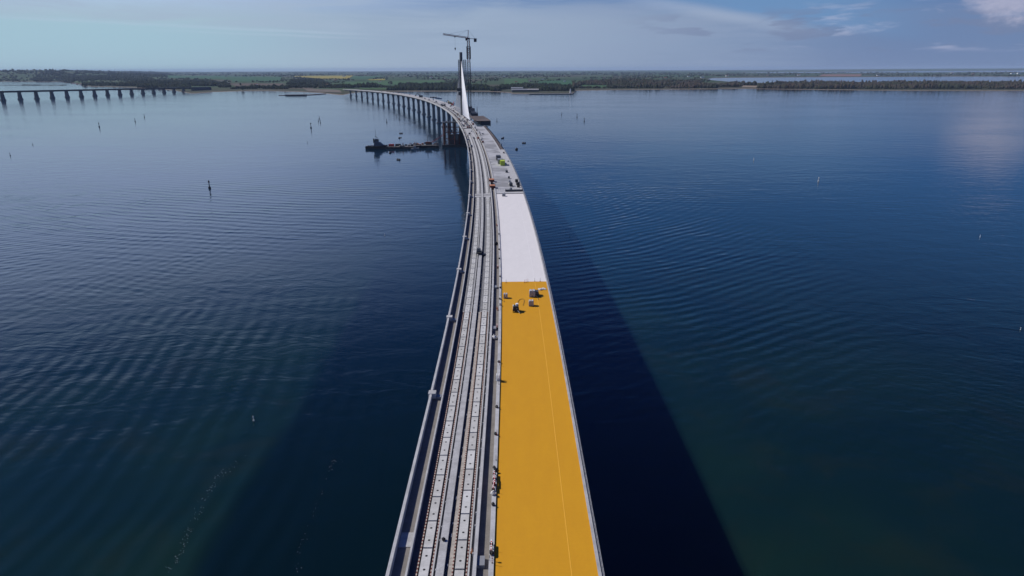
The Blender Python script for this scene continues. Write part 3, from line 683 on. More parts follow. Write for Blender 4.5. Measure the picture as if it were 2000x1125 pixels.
for k in range(n):
    a = rt_ + d * L_ * k / n; b_ = rt_ + d * L_ * (k + 1) / n
    A = [a - sd * .7, a + sd * .7, a + Vector((0, 0, 1.5))]; B = [b_ - sd * .7, b_ + sd * .7, b_ + Vector((0, 0, 1.5))]
    for i in range(3): m.beam(A[i], B[i], .36)
    m.beam(A[0], B[2], .17); m.beam(A[1], B[2], .17); m.beam(A[0], B[1], .15); m.beam(A[0], A[1], .15)
m.build('jib', M['crane_red'], CR)
m = MB(); e_ = rt_ - Vector((d.x, d.y, 0)).normalized() * 21
for s2 in (-1, 1): m.beam(rt_ + sd * s2, e_ + sd * s2, .4)
for k in range(8): p = rt_.lerp(e_, k / 7); m.beam(p - sd, p + sd, .25)
m.build('counter_jib', M['crane_red'], CR)
m = MB(); q = rt_.lerp(e_, .86); m.box(q.x - 1.7, q.x + 1.7, q.y - 1.7, q.y + 1.7, q.z - 3.6, q.z + .6); m.build('counterweight', M['dgrey'], CR)
m = MB()
for f in (.45, .8): m.beam((0, 0, apex), rt_ + d * L_ * f + Vector((0, 0, 1.5)), .14)
m.beam((0, 0, apex), rt_.lerp(e_, .85), .14); m.build('pendant_line', M['grey'], CR)
hp = rt_ + d * L_ * .55; hz = at_depth(889, 97, cb.y + hp.y).z
m = MB(); m.box(hp.x - .9, hp.x + .9, hp.y - .9, hp.y + .9, hp.z - .9, hp.z - .1); m.build('trolley', M['dgrey'], CR)
m = MB(); m.beam((hp.x, hp.y, hp.z - .5), (hp.x, hp.y, hz + 1), .12); m.build('hoist_rope', M['grey'], CR)
m = MB(); m.cyl((hp.x, hp.y, hz + 2.2), (hp.x, hp.y, hz - .8), 1.0, .25, 8); m.build('hook_block', M['dgrey'], CR)
m = MB(); m.box(-5, 5, -5, 5, -1, 2.4); m.build('footing', M['pier'], CR)
m = MB(); m.beam((0, 4, 33.2), (13, -122, 33.0), 8, 1.2); m.box(-3, 3, -5, 3, 33.8, 39.5); m.box(2, 7, -22, -12, 33.8, 38.2); m.box(1, 7, -42, -33, 33.8, 37); m.box(5, 11, -76, -60, 33.7, 36.5); m.box(8, 15, -108, -96, 33.6, 37.2)
for k in range(12): m.beam((3.8 + k * 1.05, -5 - k * 10, 30), (3.8 + k * 1.05, -5 - k * 10, 35.2 + (k % 3)), .3)
m.build('access_platform', M['dgrey'], CR)
m = MB(); m.cyl((13, -78, 33), (13, -78, 43), .4, .4, 8); m.build('vent_pipe', M['grey'], CR)

# ------------------------------------------------------------------ formwork platform right of the pylon and falsework
FP = empty('formwork_platform', BP(745, 28, -6), head(745), 'large brown boarded formwork platform on the right side of the bridge beside the pylon', 'platform')
m = MB(); m.box(-9.5, 6.0, -38, 40, 5.4, 6.1); m.box(-9.7, -9.2, -38, 40, 6.1, 6.9); m.build('board_deck', M['wood'], FP)
m = MB(); m.box(-3.8, 5.7, -37.5, 39.5, 1.6, 5.4)
for k in range(14): y_ = -37 + k * 5.8; m.box(5.7, 6.05, y_, y_ + .5, 0.2, 5.4)
m.build('truss_side', M['dgrey'], FP)
for k in range(9):
    m = MB(); y_ = -36 + k * 9.2; m.beam((-3.5, y_, 1.6), (-8.5, y_, -1.5), .7); m.beam((5.2, y_, 1.6), (-3, y_, -2.8), .6)
    m.build('bracket', M['dgrey'], FP)
m = MB()
for k in range(12): y_ = -36 + k * 6.8; m.beam((5.8, y_, 6.1), (5.8, y_, 7.3), .12)
m.beam((5.8, -36, 7.2), (5.8, 39, 7.2), .1); m.build('guard_rail', M['steel'], FP)
FW = empty('wing_falsework', BP((s_n + s_p) / 2, 22.5, -2), head((s_n + s_p) / 2), 'dark scaffold falsework hanging along the unfinished right wing of the deck', 'falsework')
m = MB(); L2 = (s_p + 28 - s_n) / 1.0; n = 36
ctr = Vector(FW.location); ang = FW.rotation_euler.z
def loc(p): v = p - ctr; ca, sa = math.cos(-ang), math.sin(-ang); return Vector((v.x * ca - v.y * sa, v.x * sa + v.y * ca, v.z))
for k in range(n):
    q = s_n + .5 + L2 * k / n; q2 = s_n + .5 + L2 * (k + 1) / n
    for u in (21.6, 23.6):
        m.beam(loc(BP(q, u, -2.6)), loc(BP(q, u, .2 + .5 * (u > 22))), .28)
    m.beam(loc(BP(q, 21.5, -.6)), loc(BP(q, 24.2, -.6)), .3); m.beam(loc(BP(q, 21.6, -2.5)), loc(BP(q, 23.6, -.6)), .2)
    for u in (21.6, 23.6): m.beam(loc(BP(q, u, -.6)), loc(BP(q2, u, -.6)), .3); m.beam(loc(BP(q, u, -2.5)), loc(BP(q2, u, -2.5)), .25)
m.build('scaffold_frame', M['dgrey'], FW)
m = MB(); 
for k in range(n):
    q = s_n + .5 + L2 * k / n; q2 = q + L2 / n * random.choice([.6, .8, .95]); m.add([loc(BP(q, 21.6, -.42)), loc(BP(q2, 21.6, -.42)), loc(BP(q2, 23.5, -.42)), loc(BP(q, 23.5, -.42)), loc(BP(q, 21.6, -.5)), loc(BP(q2, 21.6, -.5)), loc(BP(q2, 23.5, -.5)), loc(BP(q, 23.5, -.5))], [(0, 1, 2, 3), (7, 6, 5, 4), (0, 4, 5, 1), (1, 5, 6, 2), (2, 6, 7, 3), (3, 7, 4, 0)])
m.build('walk_boards', M['wood'], FW)

# support tower left of the pylon pier
c, s_ = 1, 0
ta = at_depth(866, 235, 800); tb = at_depth(892, 235, 800)
x0, x1 = ta.x, tb.x + 4; zt = 27.0
ST = empty('support_tower', ((x0 + x1) / 2, 800, 0), 0, 'rust red steel support tower with a cluttered top platform left of the pylon pier', 'tower')
w = (x1 - x0) / 2
m = MB(); m.box(-w - 1.5, w + 14, -9, 3.5, -1, 2.6); m.build('base_pontoon', M['hull'], ST)
m = MB()
for a in (-w + .8, -w * .35, w * .35, w - .8):
    for b_ in (-6, 2): m.cyl((a, b_, 2), (a, b_, zt), .75 if a < -w + 1 else .5, None, 8)
m.build('column', M['rust'], ST)
m = MB()
for z_ in (9, 16, 22):
    for b_ in (-6, 2): m.beam((-w, b_, z_), (w, b_, z_), .5)
for z_, z2 in ((2.5, 9), (9, 16), (16, 22)):
    m.beam((-w, -6, z_), (-w * .35, -6, z2), .32); m.beam((w, -6, z_), (w * .35, -6, z2), .32); m.beam((-w * .35, -6, z2), (w * .35, -6, z_), .32)
m.build('bracing', M['rust'], ST)
m = MB(); m.box(-w - 1, w + 2, -8, 5, zt, zt + .7)
m.build('top_platform', M['dgrey'], ST)
m = MB()
for k in range(22): a = random.uniform(-w, w); b_ = random.uniform(-7, 3); q = random.uniform(.4, 1.3); m.box(a, a + q, b_, b_ + q * 1.4, zt + .7, zt + .7 + random.uniform(.4, 1.6))
m.build('stacked_gear', M['conc_mid'], ST)
m = MB(); lattice(m, (-w * .62, -6.6), 2.2, 3, zt, 2.4, .16); lattice(m, (w * .6, -6.6), 2.0, 8, zt, 2.0, .16); m.build('stair_scaffold', M['steel'], ST)
m = MB(); m.box(-w * .3, w * .9, -4, 1.5, 2.6, 14); m.build('pile_cap', M['pylon'], ST)

# ------------------------------------------------------------------ old bridge at the left
OP = [(6.4, 196.2), (41.8, 193.6), (73, 192), (104.6, 190.3), (132.6, 188.7), (161.6, 187), (186.7, 185.6), (212.9, 184.2), (236.3, 183), (259.8, 182), (280.9, 181.2), (303, 180.5), (321.8, 180), (341.6, 179.4), (358.6, 179)]
pa = Vector((*hit(6.4, 196.2), 0)); pz = Vector((*hit(358.6, 179.2), 0)); dirv = (pz - pa).normalized(); SPN = (pz - pa).length / 14; hd = -math.atan2(dirv.x, dirv.y)
OB = empty('old_road_rail_bridge', pa, hd, 'old dark steel girder bridge on many stone piers crossing at the far left', 'bridge')
def oz(yl): return 27.5 - 10 * max(0, yl) / (14 * SPN) if yl > 0 else 27.5
m = MB(); N = 23; ys_ = [(-6 + k) * SPN for k in range(N)]
for a, b_ in zip(ys_, ys_[1:]):
    za, zb = oz(a), oz(b_)
    m.add([(-4.5, a, za - 5), (4.5, a, za - 5), (4.5, a, za - .6), (-4.5, a, za - .6), (-4.5, b_, zb - 5), (4.5, b_, zb - 5), (4.5, b_, zb - .6), (-4.5, b_, zb - .6)], [(0, 1, 2, 3), (7, 6, 5, 4), (0, 4, 5, 1), (1, 5, 6, 2), (2, 6, 7, 3), (3, 7, 4, 0)])
m.build('plate_girder', M['oldsteel'], OB)
m = MB()
for a, b_ in zip(ys_, ys_[1:]):
    za, zb = oz(a), oz(b_)
    m.add([(-6, a, za - .6), (6, a, za - .6), (6, a, za + .5), (-6, a, za + .5), (-6, b_, zb - .6), (6, b_, zb - .6), (6, b_, zb + .5), (-6, b_, zb + .5)], [(0, 1, 2, 3), (7, 6, 5, 4), (0, 4, 5, 1), (1, 5, 6, 2), (2, 6, 7, 3), (3, 7, 4, 0)])
m.build('bridge_deck', M['oldsteel'], OB)
c, s_ = 1, 0
pp = None
for k in range(-5, 16):
    yl = k * SPN; zt = oz(yl) - 5
    m = MB(); m.loft([ring(0, 0, 8.6, 5.6, -1, 1, 0), ring(0, 0, 8.4, 5.4, 3.2, 1, 0), ring(0, 0, 7.2, 4.2, 3.3, 1, 0), ring(0, 0, 5.6, 3.1, zt - 1.5, 1, 0), ring(0, 0, 6.2, 3.6, zt - 1.4, 1, 0), ring(0, 0, 6.2, 3.6, zt, 1, 0)])
    o = m.build('stone_pier', M['oldpier'], OB); o.location = (0, yl, 0)
m = MB(); m.box(-9, 9, 15.0 * SPN, 17 * SPN, -1, 16.5, 2); m.build('abutment', M['oldpier'], OB)

# ------------------------------------------------------------------ shore things
def house(px, py, w, l, h, wall, roof, label, cat='house', rz=0.0, chim=True, pitch=.5, group=None, name='house'):
    x, y, z = gpt(px, py); e = empty(name, (x, y, z), rz, label, cat, group)
    m = MB(); m.box(-w / 2, w / 2, -l / 2, l / 2, -.5, h); m.build('wall', wall, e)
    rh = l / 2 * pitch; o = .4
    m = MB(); m.add([(-w / 2 - o, -l / 2 - o, h), (w / 2 + o, -l / 2 - o, h), (w / 2 + o, l / 2 + o, h), (-w / 2 - o, l / 2 + o, h), (-w / 2 - o, 0, h + rh), (w / 2 + o, 0, h + rh)], [(0, 1, 5, 4), (2, 3, 4, 5), (0, 4, 3), (1, 2, 5), (3, 2, 1, 0)]); r_ = m.build('roof', roof, e)
    if chim: m = MB(); m.box(w * .2, w * .2 + .9, -.4, .5, h + rh * .4, h + rh + 1.1); m.build('chimney', M['brick'], r_)
    m = MB(); n = max(2, int(w / 4))
    for k in range(n): a = -w / 2 + w * (k + .5) / n; m.box(a - .6, a + .6, -l / 2 - .05, -l / 2 + .1, h * .35, h * .75)
    m.build('window', M['glass'], e)
    return e
for a in [(945, 173.5, 13, 9, 5, M['white'], M['roof_dark'], 'white house on the shore just right of the pylon and crane'), (959, 173, 15, 8, 4, M['white'], M['roof_dark'], 'long white house right of the first white shore house'),
          (970, 153.5, 16, 10, 5, M['white'], M['roof_dark'], 'white farmhouse among the fields above the shore houses'), (1035, 158.5, 15, 10, 6, M['white'], M['roof_red'], 'white farmhouse in the fields above the boatyard'),
          (1103, 160, 12, 9, 8, M['white'], M['roof_dark'], 'tall white house in the fields above the lighthouse'), (1110, 172.5, 16, 9, 5, M['white'], M['roof_red'], 'white house with red roof right behind the lighthouse'),
          (614, 166.8, 26, 9, 4, M['white'], M['roof_dark'], 'long pale farm building left of the bridge landing'), (638, 166.5, 14, 9, 4, M['white'], M['roof_red'], 'small pale house behind the bridge landing'),
          (144, 164.2, 12, 8, 5, M['white'], M['roof_red'], 'leftmost red roofed house on the point beyond the old bridge'), (151, 164.6, 12, 8, 5, M['brick'], M['roof_red'], 'brick house in the middle of the point beyond the old bridge'),
          (158, 165.4, 12, 8, 5, M['white'], M['roof_red'], 'rightmost red roofed house on the point beyond the old bridge'), (1860, 144.2, 40, 16, 12, M['white'], M['roof_red'], 'far pale building on the low land beyond the right inlet'),
          (1978, 144.6, 50, 18, 12, M['white'], M['roof_dark'], 'far white block near the right edge beyond the inlet'), (1990, 144.6, 44, 18, 14, M['white'], M['roof_dark'], 'rightmost far white block beyond the inlet'),
          (1372, 151.8, 30, 14, 8, M['white'], M['roof_dark'], 'far white farm at the left end of the inlet'), (868, 154, 20, 12, 6, M['white'], M['roof_red'], 'small white farm in the fields left of the pylon')]:
    house(*a)
house(1014, 179.2, 60, 24, 7, M['dgrey'], M['grey'], 'wide grey roofed boatyard hall on the quay', 'hall', .15, False, .35, name='boat_hall')
house(1010, 175.5, 50, 26, 7, M['grey'], M['grey'], 'grey roofed hall behind the front boatyard hall', 'hall', -.1, False, .3, name='boat_hall')
house(1041, 179.2, 44, 22, 8, M['dgrey'], M['conc_mid'], 'dark walled boatyard hall with pale roof right of the slipway', 'hall', 0, False, .3, name='boat_hall')
# small farmhouses scattered far off in the fields
_hs = sorted([(448, 163), (500, 166), (588, 160), (655, 157.5), (672, 150), (742, 160.5), (798, 162), (842, 152), (985, 150), (1008, 161), (1060, 155.5), (1148, 160), (1180, 152), (1232, 156), (1262, 149.5), (1300, 153), (1345, 150), (1420, 149), (1500, 148), (1560, 147.6), (1715, 147.8), (1900, 146)])
_nm = ['first', 'second', 'third', 'fourth', 'fifth', 'sixth', 'seventh', 'eighth', 'ninth', 'tenth', 'eleventh', 'twelfth', 'thirteenth', 'fourteenth', 'fifteenth', 'sixteenth', 'seventeenth', 'eighteenth', 'nineteenth', 'twentieth', 'twenty-first', 'twenty-second']
for k, (px, py) in enumerate(_hs):
    _y = gpt(px, py)[1]; f = max(1, _y / 4500); house(px, py, 17 * f, 9 * f, 5 * f, M['white'] if k % 3 else M['brick'], M['roof_red'] if k % 2 else M['roof_dark'], f'{_nm[k]} tiny farmhouse from the left among the far fields', rz=random.uniform(-.4, .4), group='far farmhouses')
# lighthouse
x, y, z = gpt(1114, 182); LH = empty('lighthouse', (x, y, z), 0, 'small white round lighthouse at the end of the quay', 'lighthouse')
m = MB(); m.cyl((0, 0, -1), (0, 0, 13), 3.0, 2.3, 14); m.build('tower', M['white'], LH)
m = MB(); m.cyl((0, 0, 13), (0, 0, 13.5), 3.1, 3.1, 14); m.build('gallery', M['grey'], LH)
m = MB(); m.cyl((0, 0, 13.5), (0, 0, 16), 1.6, 1.6, 10); lr = m.build('lantern_room', M['white'], LH)
m = MB(); m.cyl((0, 0, 16), (0, 0, 17.4), 1.9, .1, 10); m.build('cap', M['roof_dark'], lr)
# quays
def quay(pa_, pb_, w, zt, label, mt, name='quay'):
    a = Vector((*hit(*pa_), 0)); b_ = Vector((*hit(*pb_), 0)); L = (b_ - a).length; an = math.atan2(b_.y - a.y, b_.x - a.x)
    e = empty(name, a, an, label, 'quay'); m = MB(); m.box(0, L, -w / 2, w / 2, -2, zt); m.build('wall', mt, e); m = MB(); m.box(-.3, L + .3, -w / 2 - .3, w / 2 + .3, zt, zt + .4); m.build('capping', M['conc_mid'], e)
    m = MB(); n = max(3, int(L / 14))
    for k in range(n): m.cyl((L * (k + .5) / n, -w / 2 - .7, -1), (L * (k + .5) / n, -w / 2 - .7, zt + 1.6), .35, .35, 6)
    m.build('mooring_pile', M['dgrey'], e); return e
quay((1033, 184.3), (1119, 184.0), 16, 2.4, 'long low quay in front of the boatyard running to the lighthouse', M['dgrey'])
quay((559, 187), (598, 186.8), 20, 4.2, 'dark steel harbour quay standing out in the water left of the bridge landing', M['hull'])
quay((598, 186.0), (634, 183.5), 12, 1.8, 'low causeway joining the dark harbour quay to the bridge landing', M['dgrey'])
quay((545, 186.3), (559, 186.6), 4, 1.5, 'narrow jetty at the left end of the dark harbour quay', M['wood'], 'jetty')
# low spit in the far left inlet
a = [hit(px, 166.6) for px in (-60, 0, 30, 62, 95, 130)]
m = MB()
for (p, q) in zip(a, a[1:]):
    for k in range(5):
        t = k / 5.; m.blob((p[0] + (q[0] - p[0]) * t, p[1] + (q[1] - p[1]) * t, 0), 26, random.choice([1.5, 2, 5]), .3)
tag(m.build('reed_spit', M['fol_dark']), 'low dark spit of land in the water beyond the old bridge', 'spit')

# individual trees
def tree(px, py, h, w, label, conifer=False, mt='fol_mix'):
    x, y, z = gpt(px, py); e = empty('pine_tree' if conifer else 'broadleaf_tree', (x, y, z), random.uniform(0, 6), label, 'tree')
    m = MB(); m.cyl((0, 0, -.5), (0, 0, h * .6), .45, .2, 6)
    for k in range(4): t = k * 1.6; m.cyl((0, 0, h * .35), (math.cos(t) * w * .3, math.sin(t) * w * .3, h * .65), .2, .08, 5)
    m.build('trunk', M['bark'], e)
    m = MB(); n = 60
    for k in range(n):
        t = random.uniform(0, 6.283); f = random.random(); rr_ = math.sqrt(random.random())
        if conifer: R_ = w / 2 * (1 - f) * .9 + .3; zc_ = h * (.25 + .75 * f)
        else: R_ = w / 2 * math.sqrt(max(0, 1 - (2 * f - 1) ** 2)); zc_ = h * (.3 + .65 * f)
        m.blob((math.cos(t) * R_ * rr_, math.sin(t) * R_ * rr_, zc_), random.uniform(.09, .17) * w, None, .45)
    m.build('crown', M[mt], e); return e
TL = [(474, 177, 16, 13, 'round dark tree at the right end of the beach by the left shore'), (536, 172, 18, 16, 'broad tree behind the beach left of the harbour quay'), (552, 171, 15, 12, 'smaller tree right of the broad tree behind the beach'),
      (470, 168, 15, 11, 'single tree in the brown field at left'), (925, 176.5, 15, 12, 'shore tree just right of the pylon'), (1066, 177, 16, 14, 'tree right of the dark walled boatyard hall'), (1078, 178, 14, 12, 'second tree right of the boatyard hall'),
      (1096, 175, 17, 13, 'tree between boatyard and lighthouse'), (1124, 174, 19, 11, 'tall tree right behind the lighthouse'), (986, 176, 15, 13, 'tree left of the boatyard halls'), (1413, 171.5, 14, 10, 'left tree on the low gap before the right wood'),
      (1425, 171, 13, 10, 'middle tree on the low gap before the right wood'), (1434, 171.2, 15, 11, 'right tree on the low gap before the right wood'), (1508, 166, 22, 8, 'left pine standing above the right wood'), (1516, 166, 24, 8, 'middle pine standing above the right wood'),
      (1522, 166.2, 21, 8, 'right pine standing above the right wood'), (700, 173, 14, 12, 'tree beside the bridge landing in front of the green field'), (722, 173, 15, 13, 'tree left of the shore wood by the bridge')]
for (px, py, h_, w_, lb) in TL: tree(px, py, h_, w_, lb, 'pine' in lb, 'fol_dark')

# ------------------------------------------------------------------ vessels
def onwater(px, py): x, y = hit(px, py); return x, y
x, y = onwater(736, 290.5); TUG = empty('tugboat', (x, y, 0), 0, 'dark blue tugboat with tall mast at the left end of the moored barges', 'tugboat')
def hull(m, L, B, D, bow=.3, sheer=1.2, both=False):
    st = []
    for k in range(11):
        f = k / 10.; xx = -L / 2 + L * f; w_ = B / 2
        if f > 1 - bow: w_ *= math.sqrt(max(.02, 1 - ((f - 1 + bow) / bow) ** 2))
        if f < .12: w_ *= .82 + .18 * f / .12
        top = D + sheer * max(0, (f - .55) / .45) ** 2
        st.append([Vector((xx, -w_ * .8, -1)), Vector((xx, w_ * .8, -1)), Vector((xx, w_, top)), Vector((xx, -w_, top))])
    m.loft(st)
m = MB(); hull(m, 24.5, 8, 2.0, .35, 1.6); TUG.rotation_euler = (0, 0, 0); h0 = m.build('hull', M['hull'], TUG); TUG.scale = (1, 1, 1.3)
m = MB(); m.tube([(-12, -3.6, 2.1), (-4, -4.1, 2.1), (4, -4.1, 2.3), (9, -3, 3)], .4); m.tube([(-12, 3.6, 2.1), (-4, 4.1, 2.1), (4, 4.1, 2.3), (9, 3, 3)], .4); m.build('fender', M['black'], h0)
m = MB(); m.add([(-3, -2.8, 2), (9, -2.4, 2.4), (9, 2.4, 2.4), (-3, 2.8, 2), (-2, -2.5, 5.6), (4.2, -2.2, 5.6), (4.2, 2.2, 5.6), (-2, 2.5, 5.6)], [(3, 2, 1, 0), (4, 5, 6, 7), (0, 1, 5, 4), (1, 2, 6, 5), (2, 3, 7, 6), (3, 0, 4, 7)]); m.build('deckhouse', M['navy'], TUG)
m = MB(); m.box(-1.8, 2.6, -2, 2, 5.6, 8.4, .25); wh = m.build('wheelhouse', M['navy'], TUG)
m = MB(); m.box(-1.72, 2.5, -1.93, 1.93, 6.7, 7.7); m.v = [(a * 1.02, b * 1.02, cc) for a, b, cc in m.v]; m.build('window_band', M['glass'], wh)
m = MB(); m.cyl((-.3, 0, 8.4), (-.3, 0, 16.5), .22, .1, 6); m.beam((-.3, -1.6, 12), (-.3, 1.6, 12), .15); m.beam((-1.4, 0, 10.4), (1, 0, 10.4), .2); m.box(.4, 1.6, -.5, .5, 9.2, 9.6); m.build('mast', M['dgrey'], TUG)
m = MB(); m.cyl((-2.9, -1.4, 5), (-2.9, -1.4, 8.6), .5, .42, 8); m.cyl((-2.9, 1.4, 5), (-2.9, 1.4, 8.6), .5, .42, 8); m.build('funnel', M['black'], TUG)
m = MB(); m.box(-11.4, -10, -1, 1, 2, 2.9); m.box(-6, -4, -1, 1, 2, 3.3); m.build('winch', M['tarp'], TUG)
def barge(px, py, L, B, D, label):
    x, y = onwater(px, py); e = empty('work_barge', (x, y, 0), 0, label, 'barge'); m = MB()
    st = [[Vector((xx, -B / 2, zb)), Vector((xx, B / 2, zb)), Vector((xx, B / 2, D)), Vector((xx, -B / 2, D))] for xx, zb in ((-L / 2, D * .4), (-L / 2 + 2.5, -1), (L / 2 - 2.5, -1), (L / 2, D * .4))]
    m.loft(st); m.build('hull', M['hull'], e); m = MB(); m.box(-L / 2 + .3, L / 2 - .3, -B / 2 + .3, B / 2 - .3, D, D + .15); m.build('deck', M['deckgrey'], e)
    m = MB(); k = -L / 2 + 1
    while k < L / 2: m.beam((k, -B / 2 + .4, D), (k, -B / 2 + .4, D + 1.1), .08); k += 2.4
    m.beam((-L / 2 + 1, -B / 2 + .4, D + 1.1), (L / 2 - 1, -B / 2 + .4, D + 1.1), .07); m.build('railing', M['steel'], e)
    return e
B1 = barge(783, 290, 33, 11, 2.2, 'flat black work barge between the tugboat and the crane barge'); B2 = barge(832, 288, 30, 13, 2.8, 'flat black crane barge nearest the support tower')
def child_box(e, name, m_, *b): m = MB(); m.box(*b); return m.build(name, m_, e)
def container(loc_, rz, m_, label, L=6.06, cat='container', group=None, grp=None):
    e = empty('shipping_container', loc_, rz, label, cat, group)
    m = MB(); m.box(-1.2, 1.2, -L / 2 + .02, L / 2 - .02, .12, 2.55)
    n = int(L / .36)
    for k in range(n):
        y_ = -L / 2 + .2 + k * (L - .4) / n
        for sx in (-1, 1): m.box(*(sorted((sx * 1.2, sx * 1.235))), y_, y_ + .18, .25, 2.42)
    m.build('body', m_, e)
    m = MB()
    for sx in (-1, 1):
        for sy in (-1, 1): m.box(*(sorted((sx * 1.14, sx * 1.26))), *(sorted((sy * (L / 2 - .1), sy * (L / 2 + .02)))), 0, 2.6)
        m.box(*(sorted((sx * 1.16, sx * 1.26))), -L / 2, L / 2, 2.5, 2.6)
    m.build('frame', m_, e)
    m = MB(); m.box(-1.1, -.02, -L / 2 - .03, -L / 2 + .03, .2, 2.45); m.box(.02, 1.1, -L / 2 - .03, -L / 2 + .03, .2, 2.45); d_ = m.build('door', m_, e)
    m = MB(); [m.cyl((a, -L / 2 - .06, .2), (a, -L / 2 - .06, 2.4), .025, .025, 5) for a in (-.75, -.3, .3, .75)]; m.build('lock_rod', M['steel'], d_)
    return e
bx1 = Vector(B1.location)
container(bx1 + Vector((-10.5, 0, 2.35)), math.pi / 2, M['red'], 'bright red container on the deck of the middle work barge')
container(bx1 + Vector((-3.2, 1.5, 2.35)), math.pi / 2, M['dgrey'], 'dark container beside the red one on the middle work barge')
def reel(loc_, r, w_, m_, label, rz=0):
    e = empty('cable_reel', loc_, rz, label, 'reel')
    m = MB(); m.cyl((-w_ / 2, 0, r), (w_ / 2, 0, r), r * .6, r * .6, 12); m.build('drum', m_, e)
    m = MB(); [m.cyl((a, 0, r), (a + .12, 0, r), r, r, 14) for a in (-w_ / 2 - .12, w_ / 2)]; m.build('flange', M['grey'], e); return e
reel(bx1 + Vector((6, 0, 2.35)), 1.5, 2.4, M['navy'], 'blue grey cable reel on the right half of the middle barge'); reel(bx1 + Vector((13, 0, 2.35)), 1.5, 2.6, M['dgrey'], 'dark cable reel at the right end of the middle barge')
for k, (bx_, nm_) in enumerate([(Vector(B1.location) + Vector((1.5, -2, 2.35)), 'tangled gear heap in the middle of the middle barge'), (Vector(B1.location) + Vector((10, 3, 2.35)), 'low gear heap between the two cable reels'), (Vector(B2.location) + Vector((-12, 2, 2.95)), 'gear heap at the left end of the crane barge'), (Vector(B2.location) + Vector((11.5, -1, 2.95)), 'gear heap at the right end of the crane barge')]):
    e = empty('gear_heap', bx_, .3 * k, nm_, 'gear', 'heaps of gear on the barges')
    m = MB(); [m.blob((random.uniform(-2, 2), random.uniform(-2, 2), .3), random.uniform(.5, 1.2), random.uniform(.5, 1.4), .4) for i in range(9)]; m.build('bundle', M['deckgrey' if k % 2 else 'dgrey'], e)
    m = MB(); [m.beam((random.uniform(-2, 2), random.uniform(-2, 2), .2), (random.uniform(-2, 2), random.uniform(-2, 2), random.uniform(1, 3.4)), .14) for i in range(9)]; m.build('tubes', M['rust'], e); e.scale = (1.35, 1.35, 1.35)
# crawler crane on barge 2
bx2 = Vector(B2.location); CC = empty('crawler_crane', bx2 + Vector((3.5, 0, 2.95)), 0, 'brown crawler crane with long red boom lowered toward the support tower', 'crane')
m = MB()
for sy in (-1, 1): m.box(-3.2, 3.2, *(sorted((sy * 1.5, sy * 2.5))), 0, 1.1, .12)
m.build('crawler_track', M['black'], CC)
m = MB(); m.box(-3.6, 2.4, -1.8, 1.8, 1.2, 3.4, .15); m.build('engine_house', M['rust'], CC); m = MB(); m.box(-5, -3.4, -1.9, 1.9, 1.2, 2.9); m.build('counterweight', M['dgrey'], CC)
m = MB(); m.box(2.0, 3.8, -1.9, -.7, 1.5, 3.4, .1); m.build('cab', M['glass'], CC)
tipb = at_depth(869, 261.5, CC.location.y + 4) - Vector(CC.location)
m = MB(); r0 = Vector((2.2, 0, 2)); d = tipb - r0; L_ = d.length; d.normalize(); sd = Vector((d.y, -d.x, 0)).normalized() * .5; up = d.cross(sd).normalized() * .55; n = 12
for k in range(n):
    a = r0 + d * L_ * k / n; b_ = r0 + d * L_ * (k + 1) / n
    for i, (p, q) in enumerate(((1, 1), (1, -1), (-1, -1), (-1, 1))): m.beam(a + sd * p + up * q, b_ + sd * p + up * q, .24)
    m.beam(a + sd + up, b_ - sd + up, .13); m.beam(a + sd - up, b_ + sd + up, .13)
m.build('boom', M['crane_red'], CC); m = MB(); m.cyl((-1.5, 0, 3.4), (-1.5, 0, 9.2), .28, .22, 8); m.beam((-1.5, 0, 9), tipb, .08); m.build('gantry_mast', M['dgrey'], CC)
for k, (dx_, dy_, s_z, nm) in enumerate([(-9, 0, 1.4, 'left'), (-6, -3, 1.1, 'front'), (-3.8, 2, 1.7, 'tallest')]):
    e = empty('equipment_crate', bx2 + Vector((dx_, dy_, 2.95)), 0, f'{nm} rusty equipment crate on the crane barge', 'crate', 'crates on the crane barge')
    child_box(e, 'box', M['rust'], -1.1, 1.1, -1, 1, 0, s_z); child_box(e, 'lid', M['orange'], -1.2, 1.2, -1.1, 1.1, s_z, s_z + .15)
x, y = onwater(811, 291.5); WB = empty('work_boat', (x, y, 0), .1, 'small grey work boat moored in front of the two barges', 'boat')
m = MB(); hull(m, 9, 3, 1.2, .4, .7); m.build('hull', M['grey'], WB); m = MB(); m.box(-2, 1.2, -1.1, 1.1, 1.2, 3.4, .2); m.build('cabin', M['grey'], WB); m = MB(); m.cyl((-.4, 0, 3.4), (-.4, 0, 6.5), .1, .05, 6); m.build('mast', M['dgrey'], WB)

